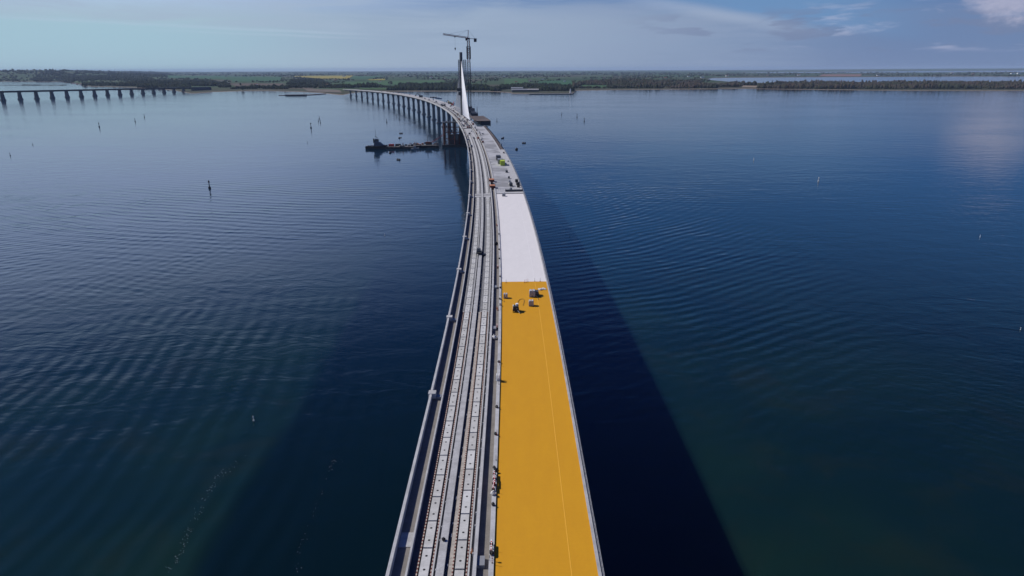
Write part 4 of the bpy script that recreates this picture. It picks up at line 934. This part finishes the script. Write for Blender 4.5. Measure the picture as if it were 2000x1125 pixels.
# ------------------------------------------------------------------ buoys
def spar(px, py, h, label, white=False, top=1):
    x, y = onwater(px, py); e = empty('spar_buoy', (x, y, 0), random.uniform(0, 3), label, 'buoy', 'channel marks on the water'); k = h / 4.5; c_ = M['tarp'] if white else M['hull']
    m = MB(); m.cyl((0, 0, -.4), (0, 0, .9 * k), .75 * k, .65 * k, 10); m.build('float', c_, e)
    m = MB(); m.cyl((0, 0, .9 * k), (0, 0, 3.6 * k), .28 * k, .2 * k, 8); m.build('mast', c_, e)
    m = MB()
    if top: m.cyl((0, 0, 3.3 * k), (0, 0, 4.5 * k), .62 * k, .1 * k, 8)
    else: m.box(-.4 * k, .4 * k, -.4 * k, .4 * k, 3.4 * k, 4.3 * k)
    m.build('topmark', c_, e); return e
for a in [(409.5, 368, 6.2, 'largest dark channel mark with bulky top on the rippled water at left'), (194, 248, 7, 'dark channel mark farthest left below the old bridge'), (264, 237.5, 6, 'left one of two dark marks in the upper left water'),
          (282, 229, 6, 'right one of two dark marks in the upper left water'), (607.5, 250, 8, 'tall dark mark, lowest of the cluster in mid water left of the tugboat'), (624, 232, 5, 'topmost dark mark of the cluster in mid water left'),
          (622, 237, 5, 'left dark mark of the close pair in mid water'), (626, 240, 5, 'right dark mark of the close pair in mid water'), (600.5, 279, 2.2, 'small dark float alone between the mark cluster and the tugboat'), (755.5, 239, 6, 'dark mark in front of the curved bridge piers'),
          (775, 228.5, 5, 'dark mark closest to the curved bridge piers'), (780.5, 234, 5, 'second dark mark close to the curved bridge piers'), (970.5, 237, 5, 'dark mark right of the formwork platform'), (1097, 224, 5, 'upper left of three dark marks on the right water'),
          (1127, 229, 6, 'middle of three dark marks on the right water'), (1141, 237, 6, 'lower right of three dark marks on the right water'), (20, 304, 3.2, 'thin small mark near the left edge'), (64, 283, 2.6, 'faint small mark second from the left edge')]:
    spar(*a, top=(a[0] != 607.5))
spar(495.5, 822, 1.5, 'small pale float with dark base alone in the dark water at lower left', True); spar(751.5, 460, 1.2, 'tiny pale float left of the rail side parapet', True)
spar(1598.5, 354, 3.4, 'slim pale leaning mark in the open water at right', True); spar(1472, 313, 2.5, 'tiny mark above the slim pale mark at right', True); spar(1914, 463, 1.2, 'tiny pale float near the right edge', True)
spar(1993, 644, .9, 'tiny pale float at the very right edge', True); spar(1113, 462, 1.1, 'tiny dark float in the bridge shadow right of the white deck'); spar(1421, 289, 1.5, 'tiny dark float in the upper right water')
def moor(px, py, r, label):
    x, y = onwater(px, py); e = empty('mooring_buoy', (x, y, 0), 0, label, 'buoy', 'dark mooring buoys near the bridge')
    m = MB(); m.cyl((0, 0, -.5), (0, 0, r * .5), r * .8, r, 10); m.cyl((0, 0, r * .5), (0, 0, r * .95), r, r * .6, 10); m.build('float', M['hull'], e); m = MB(); m.cyl((0, 0, r * .9), (0, 0, r * 1.5), .12 * r, .12 * r, 6); m.build('shackle', M['dgrey'], e)
for a in [(781.5, 261, 1.3, 'left buoy of the top pair above the barges'), (785, 260.8, 1.3, 'right buoy of the top pair above the barges'), (780, 269.8, 1.4, 'left buoy of the pair just above the middle barge'), (783.3, 269, .9, 'smaller right buoy of the pair above the middle barge'),
          (762, 298.8, 1.5, 'round buoy below the stern of the middle barge'), (776.5, 312, 1.2, 'left buoy of the lowest pair below the barges'), (780, 312.6, 1.2, 'right buoy of the lowest pair below the barges'),
          (980, 270.8, 1.0, 'left buoy of the pair just right of the deck'), (982.8, 269.8, 1.4, 'right buoy of the pair just right of the deck'), (1021.5, 279.8, 1.3, 'left buoy of the rightmost pair'), (1025.3, 279.8, 1.3, 'right buoy of the rightmost pair'), (1009, 292, 1.7, 'single round buoy right of the deck edge')]:
    moor(*a)
# lines of foam flecks
def foam(pts, n, label):
    m = MB()
    for i in range(n):
        t = random.random() * (len(pts) - 1); k = int(t); f = t - k; a = pts[k]; b_ = pts[k + 1]
        x, y = hit(a[0] + (b_[0] - a[0]) * f + random.gauss(0, 4.5), a[1] + (b_[1] - a[1]) * f + random.gauss(0, 2.5)); r = random.uniform(.02, .06)
        nn = 6; vs = [(x + math.cos(j * 1.047) * r * random.uniform(.6, 1.4), y + math.sin(j * 1.047) * r * random.uniform(.6, 1.4), z_) for z_ in (.004, .03) for j in range(nn)]
        m.add(vs, [tuple(range(nn, 2 * nn))] + [(j, (j + 1) % nn, nn + (j + 1) % nn, nn + j) for j in range(nn)])
    tag(m.build('foam', M['bag']), label, 'foam', kind='stuff')
foam([(325, 1120), (352, 1080), (375, 1025), (400, 975), (425, 930), (475, 895)], 115, 'broken line of white foam flecks in the lower left water')
foam([(575, 1120), (590, 1065), (610, 1010), (628, 960), (645, 915), (665, 890)], 35, 'faint line of foam flecks nearer the bridge')

# ------------------------------------------------------------------ things on the deck
def D(px, py, dz=0.0):
    s, u = su(px, py, dz); return s, u
def on(s, u, dz=0.0): return BP(s, u, dz), head(s)
def bigbag(px, py, n, w_, h_, label, extra=0):
    s, u = D(px, py); p, r = on(s, u, .0); e = empty('bagged_pallet', p, r, label, 'pallet', 'pallets of bags on the yellow deck')
    m = MB()
    for k in (-1, 0, 1): m.box(-w_ / 2, w_ / 2, k * w_ * .35 - .05, k * w_ * .35 + .05, 0, .1)
    m.box(-w_ / 2, w_ / 2, -w_ / 2, w_ / 2, .1, .14); m.build('pallet', M['wood'], e)
    for k in range(n):
        a = -w_ / 2 + w_ * k / n + .03; b_ = a + w_ / n - .06
        m = MB(); m.loft([[Vector((a + i, -w_ / 2 + i, z_)), Vector((b_ - i, -w_ / 2 + i, z_)), Vector((b_ - i, w_ / 2 - i, z_)), Vector((a + i, w_ / 2 - i, z_))] for z_, i in ((.14, .05), (.14 + h_ * .2, 0), (.14 + h_ * .8, 0), (.14 + h_, .09))]); m.build('bag', M['bag'], e)
        m = MB()
        for yy_ in (-.3, .3): m.box(a + .12, b_ - .12, yy_ * w_ - .1, yy_ * w_ + .1, .14 + h_, .2 + h_)
        m.build('bag_top', M['white'], e)
    return e
bigbag(987.5, 582, 2, 1.05, 1.0, 'grey bagged pallet alone at the left of the yellow deck'); bigbag(1039.5, 579, 2, 1.5, 1.5, 'tallest grey bagged pallet nearest the white deck'); bigbag(1037.5, 597, 2, 1.2, 1.2, 'grey bagged pallet just in front of the tallest one')
s, u = D(1047.5, 577); p, r = on(s, u); e = empty('air_compressor', p, r, 'dark compressor standing against the right side of the tallest bagged pallet', 'compressor')
m = MB(); m.box(-.6, .6, -.9, .9, .3, 1.2, .08); m.build('housing', M['dgrey'], e)
for a in (-.6, .6):
    m = MB(); m.cyl((a - .08, 0, .3), (a + .08, 0, .3), .3, .3, 12); m.build('wheel', M['black'], e)
m = MB(); m.beam((0, -.9, .4), (.1, -1.9, .3), .1); m.build('tow_bar', M['steel'], e)
s, u = D(1008, 608); p, r = on(s, u); e = empty('spraying_machine', p, r, 'black and white membrane spraying machine in the middle of the yellow deck', 'machine')
m = MB(); m.box(-.75, .65, -.9, .8, .35, 1.35, .08); m.build('body', M['black'], e); m = MB(); m.cyl((.2, .45, 1.3), (.2, .45, 1.75), .36, .33, 14); m.build('tank', M['white'], e)
m = MB(); m.box(-.78, -.5, -.6, .6, .6, 1.5, .05); m.build('side_panel', M['tarp'], e)
for a in (-.7, .6):
    for b_ in (-.6, .55): m = MB(); m.cyl((a - .09, b_, .3), (a + .09, b_, .3), .3, .3, 12); m.build('wheel', M['black'], e)
m = MB(); m.beam((.3, -.9, .6), (.85, -1.7, .12), .12); m.beam((.1, -.9, .9), (.25, -1.25, 1.1), .08); m.build('handle', M['steel'], e)
def hose(pts, r_, m_, label):
    P = [BP(*D(*p), .05) for p in pts]; Q = []
    for i in range(len(P) - 1):
        p0, p1, p2, p3 = P[max(0, i - 1)], P[i], P[i + 1], P[min(len(P) - 1, i + 2)]
        for k in range(6):
            t = k / 6.; Q.append(.5 * ((2 * p1) + (p2 - p0) * t + (2 * p0 - 5 * p1 + 4 * p2 - p3) * t * t + (3 * p1 - p0 - 3 * p2 + p3) * t ** 3))
    Q.append(P[-1]); m = MB(); m.tube(Q, r_); tag(m.build('hose', m_), label, 'hose')
hose([(1010, 599), (1012, 590), (1016, 585), (1022, 584.5), (1024, 588), (1022, 597)], .04, M['black'], 'thin dark hose curling from the spraying machine')
hose([(1046, 567), (1052, 566.5), (1058, 567.5)], .045, M['dgrey'], 'short hose running from the compressor to the deck edge'); hose([(1048, 578), (1051, 584), (1053, 586)], .05, M['black'], 'short dark hose behind the front bagged pallet')
s, u = D(1058.5, 565.5); p, r = on(s, u); e = empty('tarpaulin_heap', p, r, 'pale heap of tarpaulin at the right edge of the yellow deck', 'tarpaulin')
m = MB(); [m.blob((random.uniform(-.8, .8), random.uniform(-.5, .5), .12), random.uniform(.25, .5), .28, .35) for k in range(10)]; m.build('folded_sheet', M['tarp'], e)
def post(px, py, h_, m_, label, dz=0.0, grp='marker posts', base=True, r_=.035):
    s, u = D(px, py, dz); p, r = on(s, u, dz); e = empty('marker_post', p, r, label, 'post', grp)
    m = MB(); m.cyl((0, 0, 0), (0, 0, h_), r_, r_, 6); m.build('pole', m_, e)
    if base: m = MB(); m.cyl((0, 0, 0), (0, 0, .08), .16, .12, 8); m.build('foot', M['black'], e)
for k, (px, py, h_, c_, lb) in enumerate([(988.5, 552.5, .9, 'dgrey', 'dark stake on the colour boundary above the lone bagged pallet'), (978.3, 558.5, .8, 'red', 'reddish stake at the left corner of the yellow deck'), (1024.6, 552.5, .9, 'red', 'left of three red stakes on the colour boundary'),
                            (1027.6, 551.5, .9, 'red', 'middle of three red stakes on the colour boundary'), (1031, 550.5, .9, 'red', 'right of three red stakes on the colour boundary'), (1044.4, 549.3, .9, 'dgrey', 'dark stake right of the three red ones'), (1055, 549.3, .9, 'dgrey', 'dark stake nearest the right kerb on the colour boundary'),
                            (984.7, 589.5, .7, 'dgrey', 'short dark post in front of the lone bagged pallet')]): post(px, py, h_, M[c_], lb, 0, 'stakes on the yellow deck')
ordn = ['first', 'second', 'third', 'fourth', 'fifth', 'sixth', 'seventh', 'eighth', 'ninth', 'tenth', 'eleventh', 'twelfth', 'thirteenth', 'fourteenth', 'fifteenth', 'sixteenth', 'seventeenth', 'eighteenth', 'nineteenth', 'twentieth', 'twenty-first', 'twenty-second', 'twenty-third', 'twenty-fourth', 'twenty-fifth']
sh_y = [1100, 1073, 960, 950, 942, 899, 851, 797, 751, 713, 670, 631, 604, 578, 560, 541, 522, 505, 490, 476, 462, 450, 438, 428]
for k, y_ in enumerate(sh_y):
    # cap of the median kerb is at u = 11.6
    s = D(975, y_, .2)[0]; p, r = on(s, 11.62, .22)
    e = empty('safety_post', p, r, f'{ordn[k]} thin steel post from the camera on the kerb beside the road deck', 'post', 'thin posts along the median kerb')
    m = MB(); m.cyl((0, 0, 0), (0, 0, .95), .025, .025, 6); m.build('pole', M['dgrey'] if k % 3 else M['red'], e); m = MB(); m.box(-.07, .07, -.07, .07, 0, .06); m.build('clamp', M['black'], e)
def item(kind, px, py, u, dz, label, sc=1.0):
    s = D(px, py, dz)[0]; p, r = on(s, u, dz)
    if kind == 'bag':
        e = empty('tool_bag', p, r + random.uniform(-1, 1), label, 'bag'); m = MB(); m.blob((0, 0, .2 * sc), .28 * sc, .24 * sc, .25); m.build('body', M['black'], e); m = MB(); m.tube([(-.15 * sc, 0, .38 * sc), (0, 0, .5 * sc), (.15 * sc, 0, .38 * sc)], .025); m.build('handle', M['dgrey'], e)
    elif kind == 'sack':
        e = empty('white_sack', p, r + random.uniform(-1, 1), label, 'sack'); m = MB(); m.blob((0, 0, .25 * sc), .36 * sc, .28 * sc, .2); m.build('body', M['tarp'], e); m = MB(); m.cyl((0, 0, .45 * sc), (0, 0, .62 * sc), .06, .12, 7); m.build('neck', M['tarp'], e)
    elif kind == 'red':
        e = empty('hazard_barrier', p, r, label, 'barrier'); m = MB()
        for k in range(4): m.box(-.06, .06, -.9 + k * .45, -.68 + k * .45, .35, .6)
        m.build('red_band', M['red'], e); m = MB()
        for k in range(4): m.box(-.055, .055, -.68 + k * .45, -.45 + k * .45, .352, .598)
        m.build('white_band', M['white'], e); m = MB(); [m.box(-.2, .2, a - .03, a + .03, 0, .35) for a in (-.7, .7)]; m.build('foot', M['black'], e)
    elif kind == 'tripod':
        e = empty('tripod_stand', p, r, label, 'tripod'); m = MB(); [m.cyl((math.cos(t) * .3, math.sin(t) * .3, 0), (0, 0, .8), .02, .03, 6) for t in (0, 2.1, 4.2)]; m.build('legs', M['dgrey'], e); m = MB(); m.box(-.1, .1, -.1, .1, .8, 1.0); m.build('head', M['black'], e)
    elif kind == 'cone':
        e = empty('traffic_cone', p, r, label, 'cone'); m = MB(); m.cyl((0, 0, .04), (0, 0, .7), .17, .03, 10); m.build('body', M['orange'], e); m = MB(); m.box(-.22, .22, -.22, .22, 0, .04); m.build('base', M['black'], e)
    elif kind == 'tank':
        e = empty('gas_bottle_crate', p, r, label, 'crate'); m = MB(); [m.cyl((a, b_, .05), (a, b_, 1.1), .12, .1, 8) for a in (-.2, .2) for b_ in (-.3, 0, .3)]; m.build('bottle', M['white'], e); m = MB(); m.box(-.4, .4, -.5, .5, 0, .05); [m.beam((a, b_, 0), (a, b_, .8), .05) for a in (-.4, .4) for b_ in (-.5, .5)]; m.build('frame', M['steel'], e)
    return e
for a in [('red', 958, 1072, 11.45, .22, 'red and white barrier lying nearest the camera on the kerb'), ('bag', 959, 1083, 11.55, .22, 'black bag beside a red jacket nearest the camera on the kerb'), ('tripod', 956, 1092, 11.4, .22, 'dark tripod on the kerb nearest the camera'),
          ('bag', 961, 987, 11.45, .22, 'round black bag between the barriers and the tripod on the kerb'), ('sack', 961, 966, 11.4, .22, 'white sack at the near end of the row of barriers'), ('red', 962, 952, 11.4, .22, 'red and white barrier next to the white sack'),
          ('red', 963, 943, 11.55, .22, 'second red and white barrier beyond the white sack'), ('red', 963.5, 933, 11.45, .22, 'third red and white barrier beyond the white sack'), ('bag', 966, 921, 11.6, .22, 'black bag just beyond the three barriers'), ('bag', 966, 915, 11.4, .22, 'second black bag beyond the three barriers'),
          ('bag', 968, 849, 11.4, .22, 'lone black bag on the kerb half way down the yellow deck'), ('bag', 968, 796, 11.4, .22, 'black bag left of the yellow deck above the lone one'), ('tank', 970, 742, 11.45, .22, 'crate of white bottles on the kerb beside the yellow deck'), ('bag', 971, 708, 11.5, .22, 'black bag above the crate of white bottles'),
          ('sack', 959.5, 662, 10.3, -.3, 'large white sack down in the median gap', 1.6), ('sack', 967, 661, 11.1, -.3, 'white sack on the tan strip beside the large sack'), ('red', 966, 640, 10.9, -.3, 'red barrier on the tan strip above the white sacks'), ('cone', 968, 603, 10.8, -.3, 'orange cone on the tan strip left of the spraying machine'),
          ('cone', 967, 606, 11.0, -.3, 'second orange cone just in front of the first cone'), ('sack', 970, 596, 11.45, .22, 'white sack on the kerb by the orange cones'), ('bag', 972, 585, 11.45, .22, 'black bag on the kerb left of the lone bagged pallet'), ('bag', 973, 563, 11.5, .22, 'black bag on the kerb near the colour boundary'),
          ('bag', 972, 541, 11.5, .22, 'black bag on the kerb just past the colour boundary'), ('red', 970, 523, 10.9, -.3, 'red barrier on the tan strip left of the white deck'), ('bag', 971, 506, 11.4, .22, 'black bag on the kerb left of the white deck'), ('bag', 965, 478, 10.5, -.3, 'dark heap in the median gap left of the white deck', 2.2),
          ('bag', 971, 488, 11.4, .22, 'black bag just below the dark heap on the kerb'), ('cone', 968.5, 440, 10.9, -.3, 'orange cone on the tan strip beside the upper white deck'), ('red', 968.5, 442, 11.2, -.3, 'red barrier next to the upper orange cone'), ('bag', 970, 458, 11.5, .22, 'black bag on the kerb beside the upper white deck'),
          ('bag', 858, 1056, 5.7, .05, 'dark bag with tools on the centre walkway near the camera', 1.0), ('cone', 918, 1080, 9.2, -.2, 'orange cone by the right track near the camera')]:
    item(*a[:6], *(a[6:]))
# track cart
s, u = D(938, 497, -.1); p, r = on(s, 5.4, .05); e = empty('track_trolley', p, r, 'dark motor trolley standing on the centre walkway between the tracks', 'trolley')
m = MB(); m.box(-.8, .8, -1.3, 1.3, .4, .7); m.build('bed', M['black'], e); m = MB(); m.box(-.7, .5, -.2, 1.2, .7, 1.6, .1); m.build('engine_cover', M['dgrey'], e)
for a in (-.8, .8):
    for b_ in (-.9, .9): m = MB(); m.cyl((a - .07, b_, .28), (a + .07, b_, .28), .28, .28, 12); m.build('wheel', M['black'], e)
m = MB(); [m.beam((a, -1.2, .7), (a, -1.2, 1.5), .06) for a in (-.7, .7)]; m.beam((-.7, -1.2, 1.5), (.7, -1.2, 1.5), .06); m.build('push_rail', M['steel'], e)
e = empty('toolbox', BP(s - .3, 6.9, -.4), r, 'dark toolbox beside the motor trolley', 'toolbox'); child_box(e, 'box', M['black'], -.3, .3, -.6, .6, 0, .5); child_box(e, 'lid', M['dgrey'], -.32, .32, -.62, .62, .5, .58)
# rust brown covers over the median gap, black pump between
for px, py, lb in ((956, 355, 'farther orange brown cover box over the median gap'), (957.5, 367, 'nearer orange brown cover box over the median gap')):
    s = D(px, py, 0)[0]; e = empty('cover_box', BP(s, 10.5, -.36), head(s), lb, 'box', 'orange brown boxes over the gap'); child_box(e, 'side', M['rust'], -1.15, 1.15, -1.7, 1.7, 0, 1.5); child_box(e, 'top_board', M['orange'], -1.25, 1.25, -1.85, 1.85, 1.5, 1.66)
s = D(958, 360)[0]; e = empty('water_pump', BP(s, 10.8, -.36), head(s), 'black pump between the two orange brown boxes', 'pump'); child_box(e, 'body', M['black'], -.6, .6, -.9, .9, 0, 1.1); m = MB(); m.cyl((0, -.9, .6), (0, -1.3, .6), .25, .25, 10); m.build('motor', M['dgrey'], e)
# containers on the grey deck
for px, py, mt, lb in ((974, 313.5, 'dgrey', 'farthest dark grey container on the grey road deck'), (977, 320.5, 'grey', 'middle grey container partly behind the lime one'), (982, 323.7, 'lime', 'lime green container nearest the camera on the grey road deck')):
    s, u = D(px, py); container(BP(s + 3, u, 0), head(s), M[mt], lb, group='containers on the grey deck')
def machine(px, py, sc, label, body='dgrey'):
    s, u = D(px, py); e = empty('generator', BP(s, u, .02), head(s) + random.uniform(-.4, .4), label, 'generator', 'small site machines on the grey deck')
    m = MB(); m.box(-.6 * sc, .6 * sc, -.9 * sc, .9 * sc, .25, 1.25 * sc, .06); m.build('housing', M[body], e); m = MB(); m.cyl((.2 * sc, .3 * sc, 1.2 * sc), (.2 * sc, .3 * sc, 1.6 * sc), .08, .08, 6); m.build('exhaust', M['black'], e)
    m = MB(); [m.box(a * sc - .08, a * sc + .08, -.8 * sc, .8 * sc, 0, .25) for a in (-.45, .45)]; m.build('skid', M['black'], e)
for a in [(989.5, 337, .9, 'dark machine just in front of the lime container'), (994, 348.5, .8, 'small dark machine half way to the barricade'), (995, 356, .7, 'small pale machine behind the dark pair', 'steel'), (998, 363.5, 1.2, 'largest dark machine left of the deck edge', 'dgrey'), (995.5, 361, .8, 'pale machine left of the largest one', 'tarp'),
          (1009, 356, 1.1, 'upper black machine at the right kerb', 'black'), (1011.5, 362, 1.1, 'middle black machine at the right kerb', 'black'), (1012.5, 366, .8, 'lowest black machine at the right kerb', 'black'), (997.5, 371, .8, 'grey machine behind the barricade', 'grey'), (984, 299.5, .7, 'small brown machine right of the farthest container', 'wood'),
          (992.5, 316, .6, 'small grey machine right of the lime container shadow', 'grey'), (984, 383, .9, 'grey machine on the top edge of the white deck', 'grey'), (978.5, 283.5, .8, 'grey machine near the end of the falsework', 'grey')]: machine(*a)
# barricade
s, u = D(1004, 374); e = empty('barricade', BP(s, u, 0), head(s), 'dark barricade across the right half of the deck above the white part', 'barrier')
m = MB(); m.box(-3.9, 3.9, -.25, .25, 0, .9); m.build('beam', M['dgrey'], e); m = MB()
for k in range(7): m.cyl((-3.6 + k * 1.2, 0, .9), (-3.6 + k * 1.2, 0, 1.5), .05, .05, 6)
m.build('upright', M['steel'], e)
s, u = D(974, 373); e = empty('rail_fence', BP(s, 15.4, 0), head(s), 'thin low rail fence across the left half of the deck above the white part', 'fence'); m = MB()
for k in range(8): m.cyl((-3.2 + k * .95, 0, 0), (-3.2 + k * .95, 0, 1.1), .035, .035, 6)
m.build('post', M['dgrey'], e); m = MB(); m.beam((-3.2, 0, 1.0), (3.5, 0, 1.0), .05); m.beam((-3.2, 0, .5), (3.5, 0, .5), .05); m.build('rail', M['steel'], e)

# equipment further along: trucks, excavators, stacks
def excavator(px, py, label, m_='dgrey', sc=1.0, rz=0):
    s, u = D(px, py); e = empty('excavator', BP(s, u, 0), head(s) + rz, label, 'excavator'); e.scale = (sc, sc, sc)
    m = MB(); [m.box(a - .3, a + .3, -1.9, 1.9, 0, .9, .1) for a in (-1.1, 1.1)]; m.build('crawler_track', M['black'], e)
    m = MB(); m.box(-1.3, 1.3, -1.9, 1.2, 1.0, 2.2, .1); m.build('engine_cover', M[m_], e); m = MB(); m.box(-1.3, -.2, .2, 1.7, 1.1, 2.9, .1); m.build('cab', M['glass'], e)
    m = MB(); m.beam((.3, 1.0, 1.6), (.3, 3.6, 4.6), .4, .5); m.beam((.3, 3.6, 4.6), (.3, 5.6, 2.4), .3, .4); m.build('arm', M[m_], e); m = MB(); m.box(-.3, .9, 5.2, 6.1, 1.5, 2.4, .15); m.build('bucket', M['black'], e)
def truck(px, py, label, m_='blue', rz=0, drum=False):
    s, u = D(px, py); e = empty('site_truck', BP(s, u, 0), head(s) + rz, label, 'truck')
    m = MB(); m.box(-1.2, 1.2, 2.0, 4.0, .7, 3.0, .12); cab_ = m.build('cab', M[m_], e); m = MB(); m.box(-1.05, 1.05, 3.85, 4.0, 1.8, 2.6); m.build('windscreen', M['glass'], cab_)
    m = MB(); m.box(-1.1, 1.1, -4, 4, .6, .9); m.build('chassis', M['black'], e)
    m = MB()
    if drum: m.cyl((0, -3.8, 2.6), (0, 1.6, 2.0), .8, 1.25, 12)
    else: m.box(-1.25, 1.25, -4, 1.7, .95, 2.3, .05)
    m.build('mixer_drum' if drum else 'load_bed', M['conc_mid'] if drum else M[m_], e)
    for a in (-1.05, 1.05):
        for b_ in (-2.9, -1.7, 2.9): m = MB(); m.cyl((a - .15, b_, .5), (a + .15, b_, .5), .5, .5, 12); m.build('wheel', M['black'], e)
def pile(px, py, label, m_='wood', w_=2.4, l_=4, h_=1.2, u=None):
    s, uu = D(px, py); u = uu if u is None else u; e = empty('material_stack', BP(s, u, 0), head(s) + random.uniform(-.15, .15), label, 'stack', 'stacks of building material on the deck')
    m = MB(); n = 5
    for k in range(n): m.box(-w_ / 2 + random.uniform(0, .3), w_ / 2 - random.uniform(0, .3), -l_ / 2, l_ / 2 - random.uniform(0, .6), .12 + h_ * k / n, .12 + h_ * (k + .8) / n)
    m.build('boards', M[m_], e); m = MB(); [m.box(-w_ / 2, w_ / 2, a - .1, a + .1, 0, .12) for a in (-l_ / 3, l_ / 3)]; m.build('bearer', M['wood'], e)
excavator(822, 190.3, 'dark excavator parked alone far along the bridge beyond the pylon', 'dgrey', 1.9, 1.2)
truck(863.5, 207, 'left one of two dark trucks at the outer side left of the pylon', 'dgrey', .2); truck(868.6, 207.4, 'right one of two dark trucks at the outer side left of the pylon', 'dgrey', -.1)
truck(859, 194.2, 'blue truck at the far side, right end of the far equipment row', 'blue', 1.4); truck(855, 193.6, 'blue truck just left of the last one in the far equipment row', 'blue', 1.2); truck(844, 192, 'dark mixer truck at the left of the far equipment row', 'dgrey', 1.5, True); truck(849.5, 192.3, 'second mixer truck in the far equipment row', 'dgrey', 1.3, True)
excavator(878.5, 203.2, 'dark excavator left of the stays beyond the pylon', 'dgrey', 1.3, .7); excavator(884, 206.5, 'red excavator nearest the stays beyond the pylon', 'red', 1.2, -.4); excavator(881, 203.5, 'small yellow excavator between two others beyond the pylon', 'yellow_p', 1.0, 2)
names = ['brown board stack', 'pale formwork stack', 'rust red steel bundle', 'grey duct bundle', 'dark frame stack']
cc = {}
mm_ = ['wood', 'conc_white', 'rust', 'grey', 'dgrey']
random.seed(21)
def spx(s, u):
    p = BP(s, u); return p
spots = [(872, 211), (876, 214), (882, 213), (886, 217), (880, 208), (889, 214), (893, 222), (897, 229), (902, 236), (907, 231), (912, 236), (921, 240), (924, 244), (917, 246), (928, 251), (931, 256), (936, 259), (938, 264), (941, 271), (940, 275), (934, 272), (921, 257), (917, 262), (925, 270), (913, 248), (908, 243), (926, 236), (920, 233),
         (943, 279), (921, 287), (914, 274), (917, 293), (943, 262), (852, 200), (838, 196), (830, 193.5), (846, 196), (812, 187.6), (800, 185.6), (790, 184.5), (778, 182.5), (768, 181.4), (756, 180.3), (745, 179.4), (733, 178.5), (762, 181.6), (784, 184)]
for k, (px, py) in enumerate(spots):
    j = random.randrange(5); w_ = random.uniform(.9, 1.7) if py > 208 else random.uniform(1.8, 3); where = 'before the pylon' if py > 226 else ('close beyond the pylon' if py > 199 else 'far along the curve beyond the pylon')
    pile(px, py, f'{names[j]} {where}, {ordn[cc.setdefault((j, where), 0)]} of its kind', mm_[j], w_, random.uniform(1.2, 3.6), random.uniform(.5, 1.7) * (1 if py > 208 else 1.5)); cc[(j, where)] += 1

for k in range(64):
    j = random.randrange(5); q = random.uniform(566, 840) if k < 44 else random.uniform(870, 1500)
    u = random.choice([2.9, 3.9, 5.7, 6.8, 8, 9, 10.6, 13.2]) if q < 840 else random.uniform(2.8, 22)
    dz = -.45 if 2.2 < u < 9.4 and not 5.3 < u < 6.2 else (-.36 if 9.86 < u < 11.2 else 0.05)
    where = 'in the rail trough near the pylon' if q < 840 else 'on the busy deck past the pylon'
    w_, l_, h_ = random.uniform(.6, 1.3), random.uniform(.8, 4.5), random.uniform(.4, 1.5)
    e = empty('material_stack', BP(q, u, dz), head(q) + random.uniform(-.2, .2), f'{names[j]} {where}, {ordn[cc.setdefault((j, where), 0)]} of its kind', 'stack', 'stacks of building material on the deck'); cc[(j, where)] += 1
    m = MB(); n = 4
    for i in range(n): m.box(-w_ / 2 + random.uniform(0, .2), w_ / 2 - random.uniform(0, .2), -l_ / 2, l_ / 2 - random.uniform(0, .3), .1 + h_ * i / n, .1 + h_ * (i + .8) / n)
    m.build('boards', M[mm_[j]], e); m = MB(); [m.box(-w_ / 2, w_ / 2, a - .08, a + .08, 0, .1) for a in (-l_ / 3, l_ / 3)]; m.build('bearer', M['wood'], e)

# ------------------------------------------------------------------ haze
hm_ = bpy.data.materials.new('haze_air'); hm_.use_nodes = True; t = hm_.node_tree; t.nodes.clear(); g = NT(t)
pv = g.n('ShaderNodeVolumePrincipled'); pv.inputs['Color'].default_value = (.56, .74, 1, 1); pv.inputs['Density'].default_value = 3.0e-5; pv.inputs['Anisotropy'].default_value = .0
o_ = g.n('ShaderNodeOutputMaterial'); t.links.new(pv.outputs[0], o_.inputs['Volume'])
m = MB(); m.box(-46000, 46000, -4000, 40000, -6, 140); hz_ = m.build('haze', hm_); tag(hz_, kind='stuff', label='thin blue air haze over the whole sound')
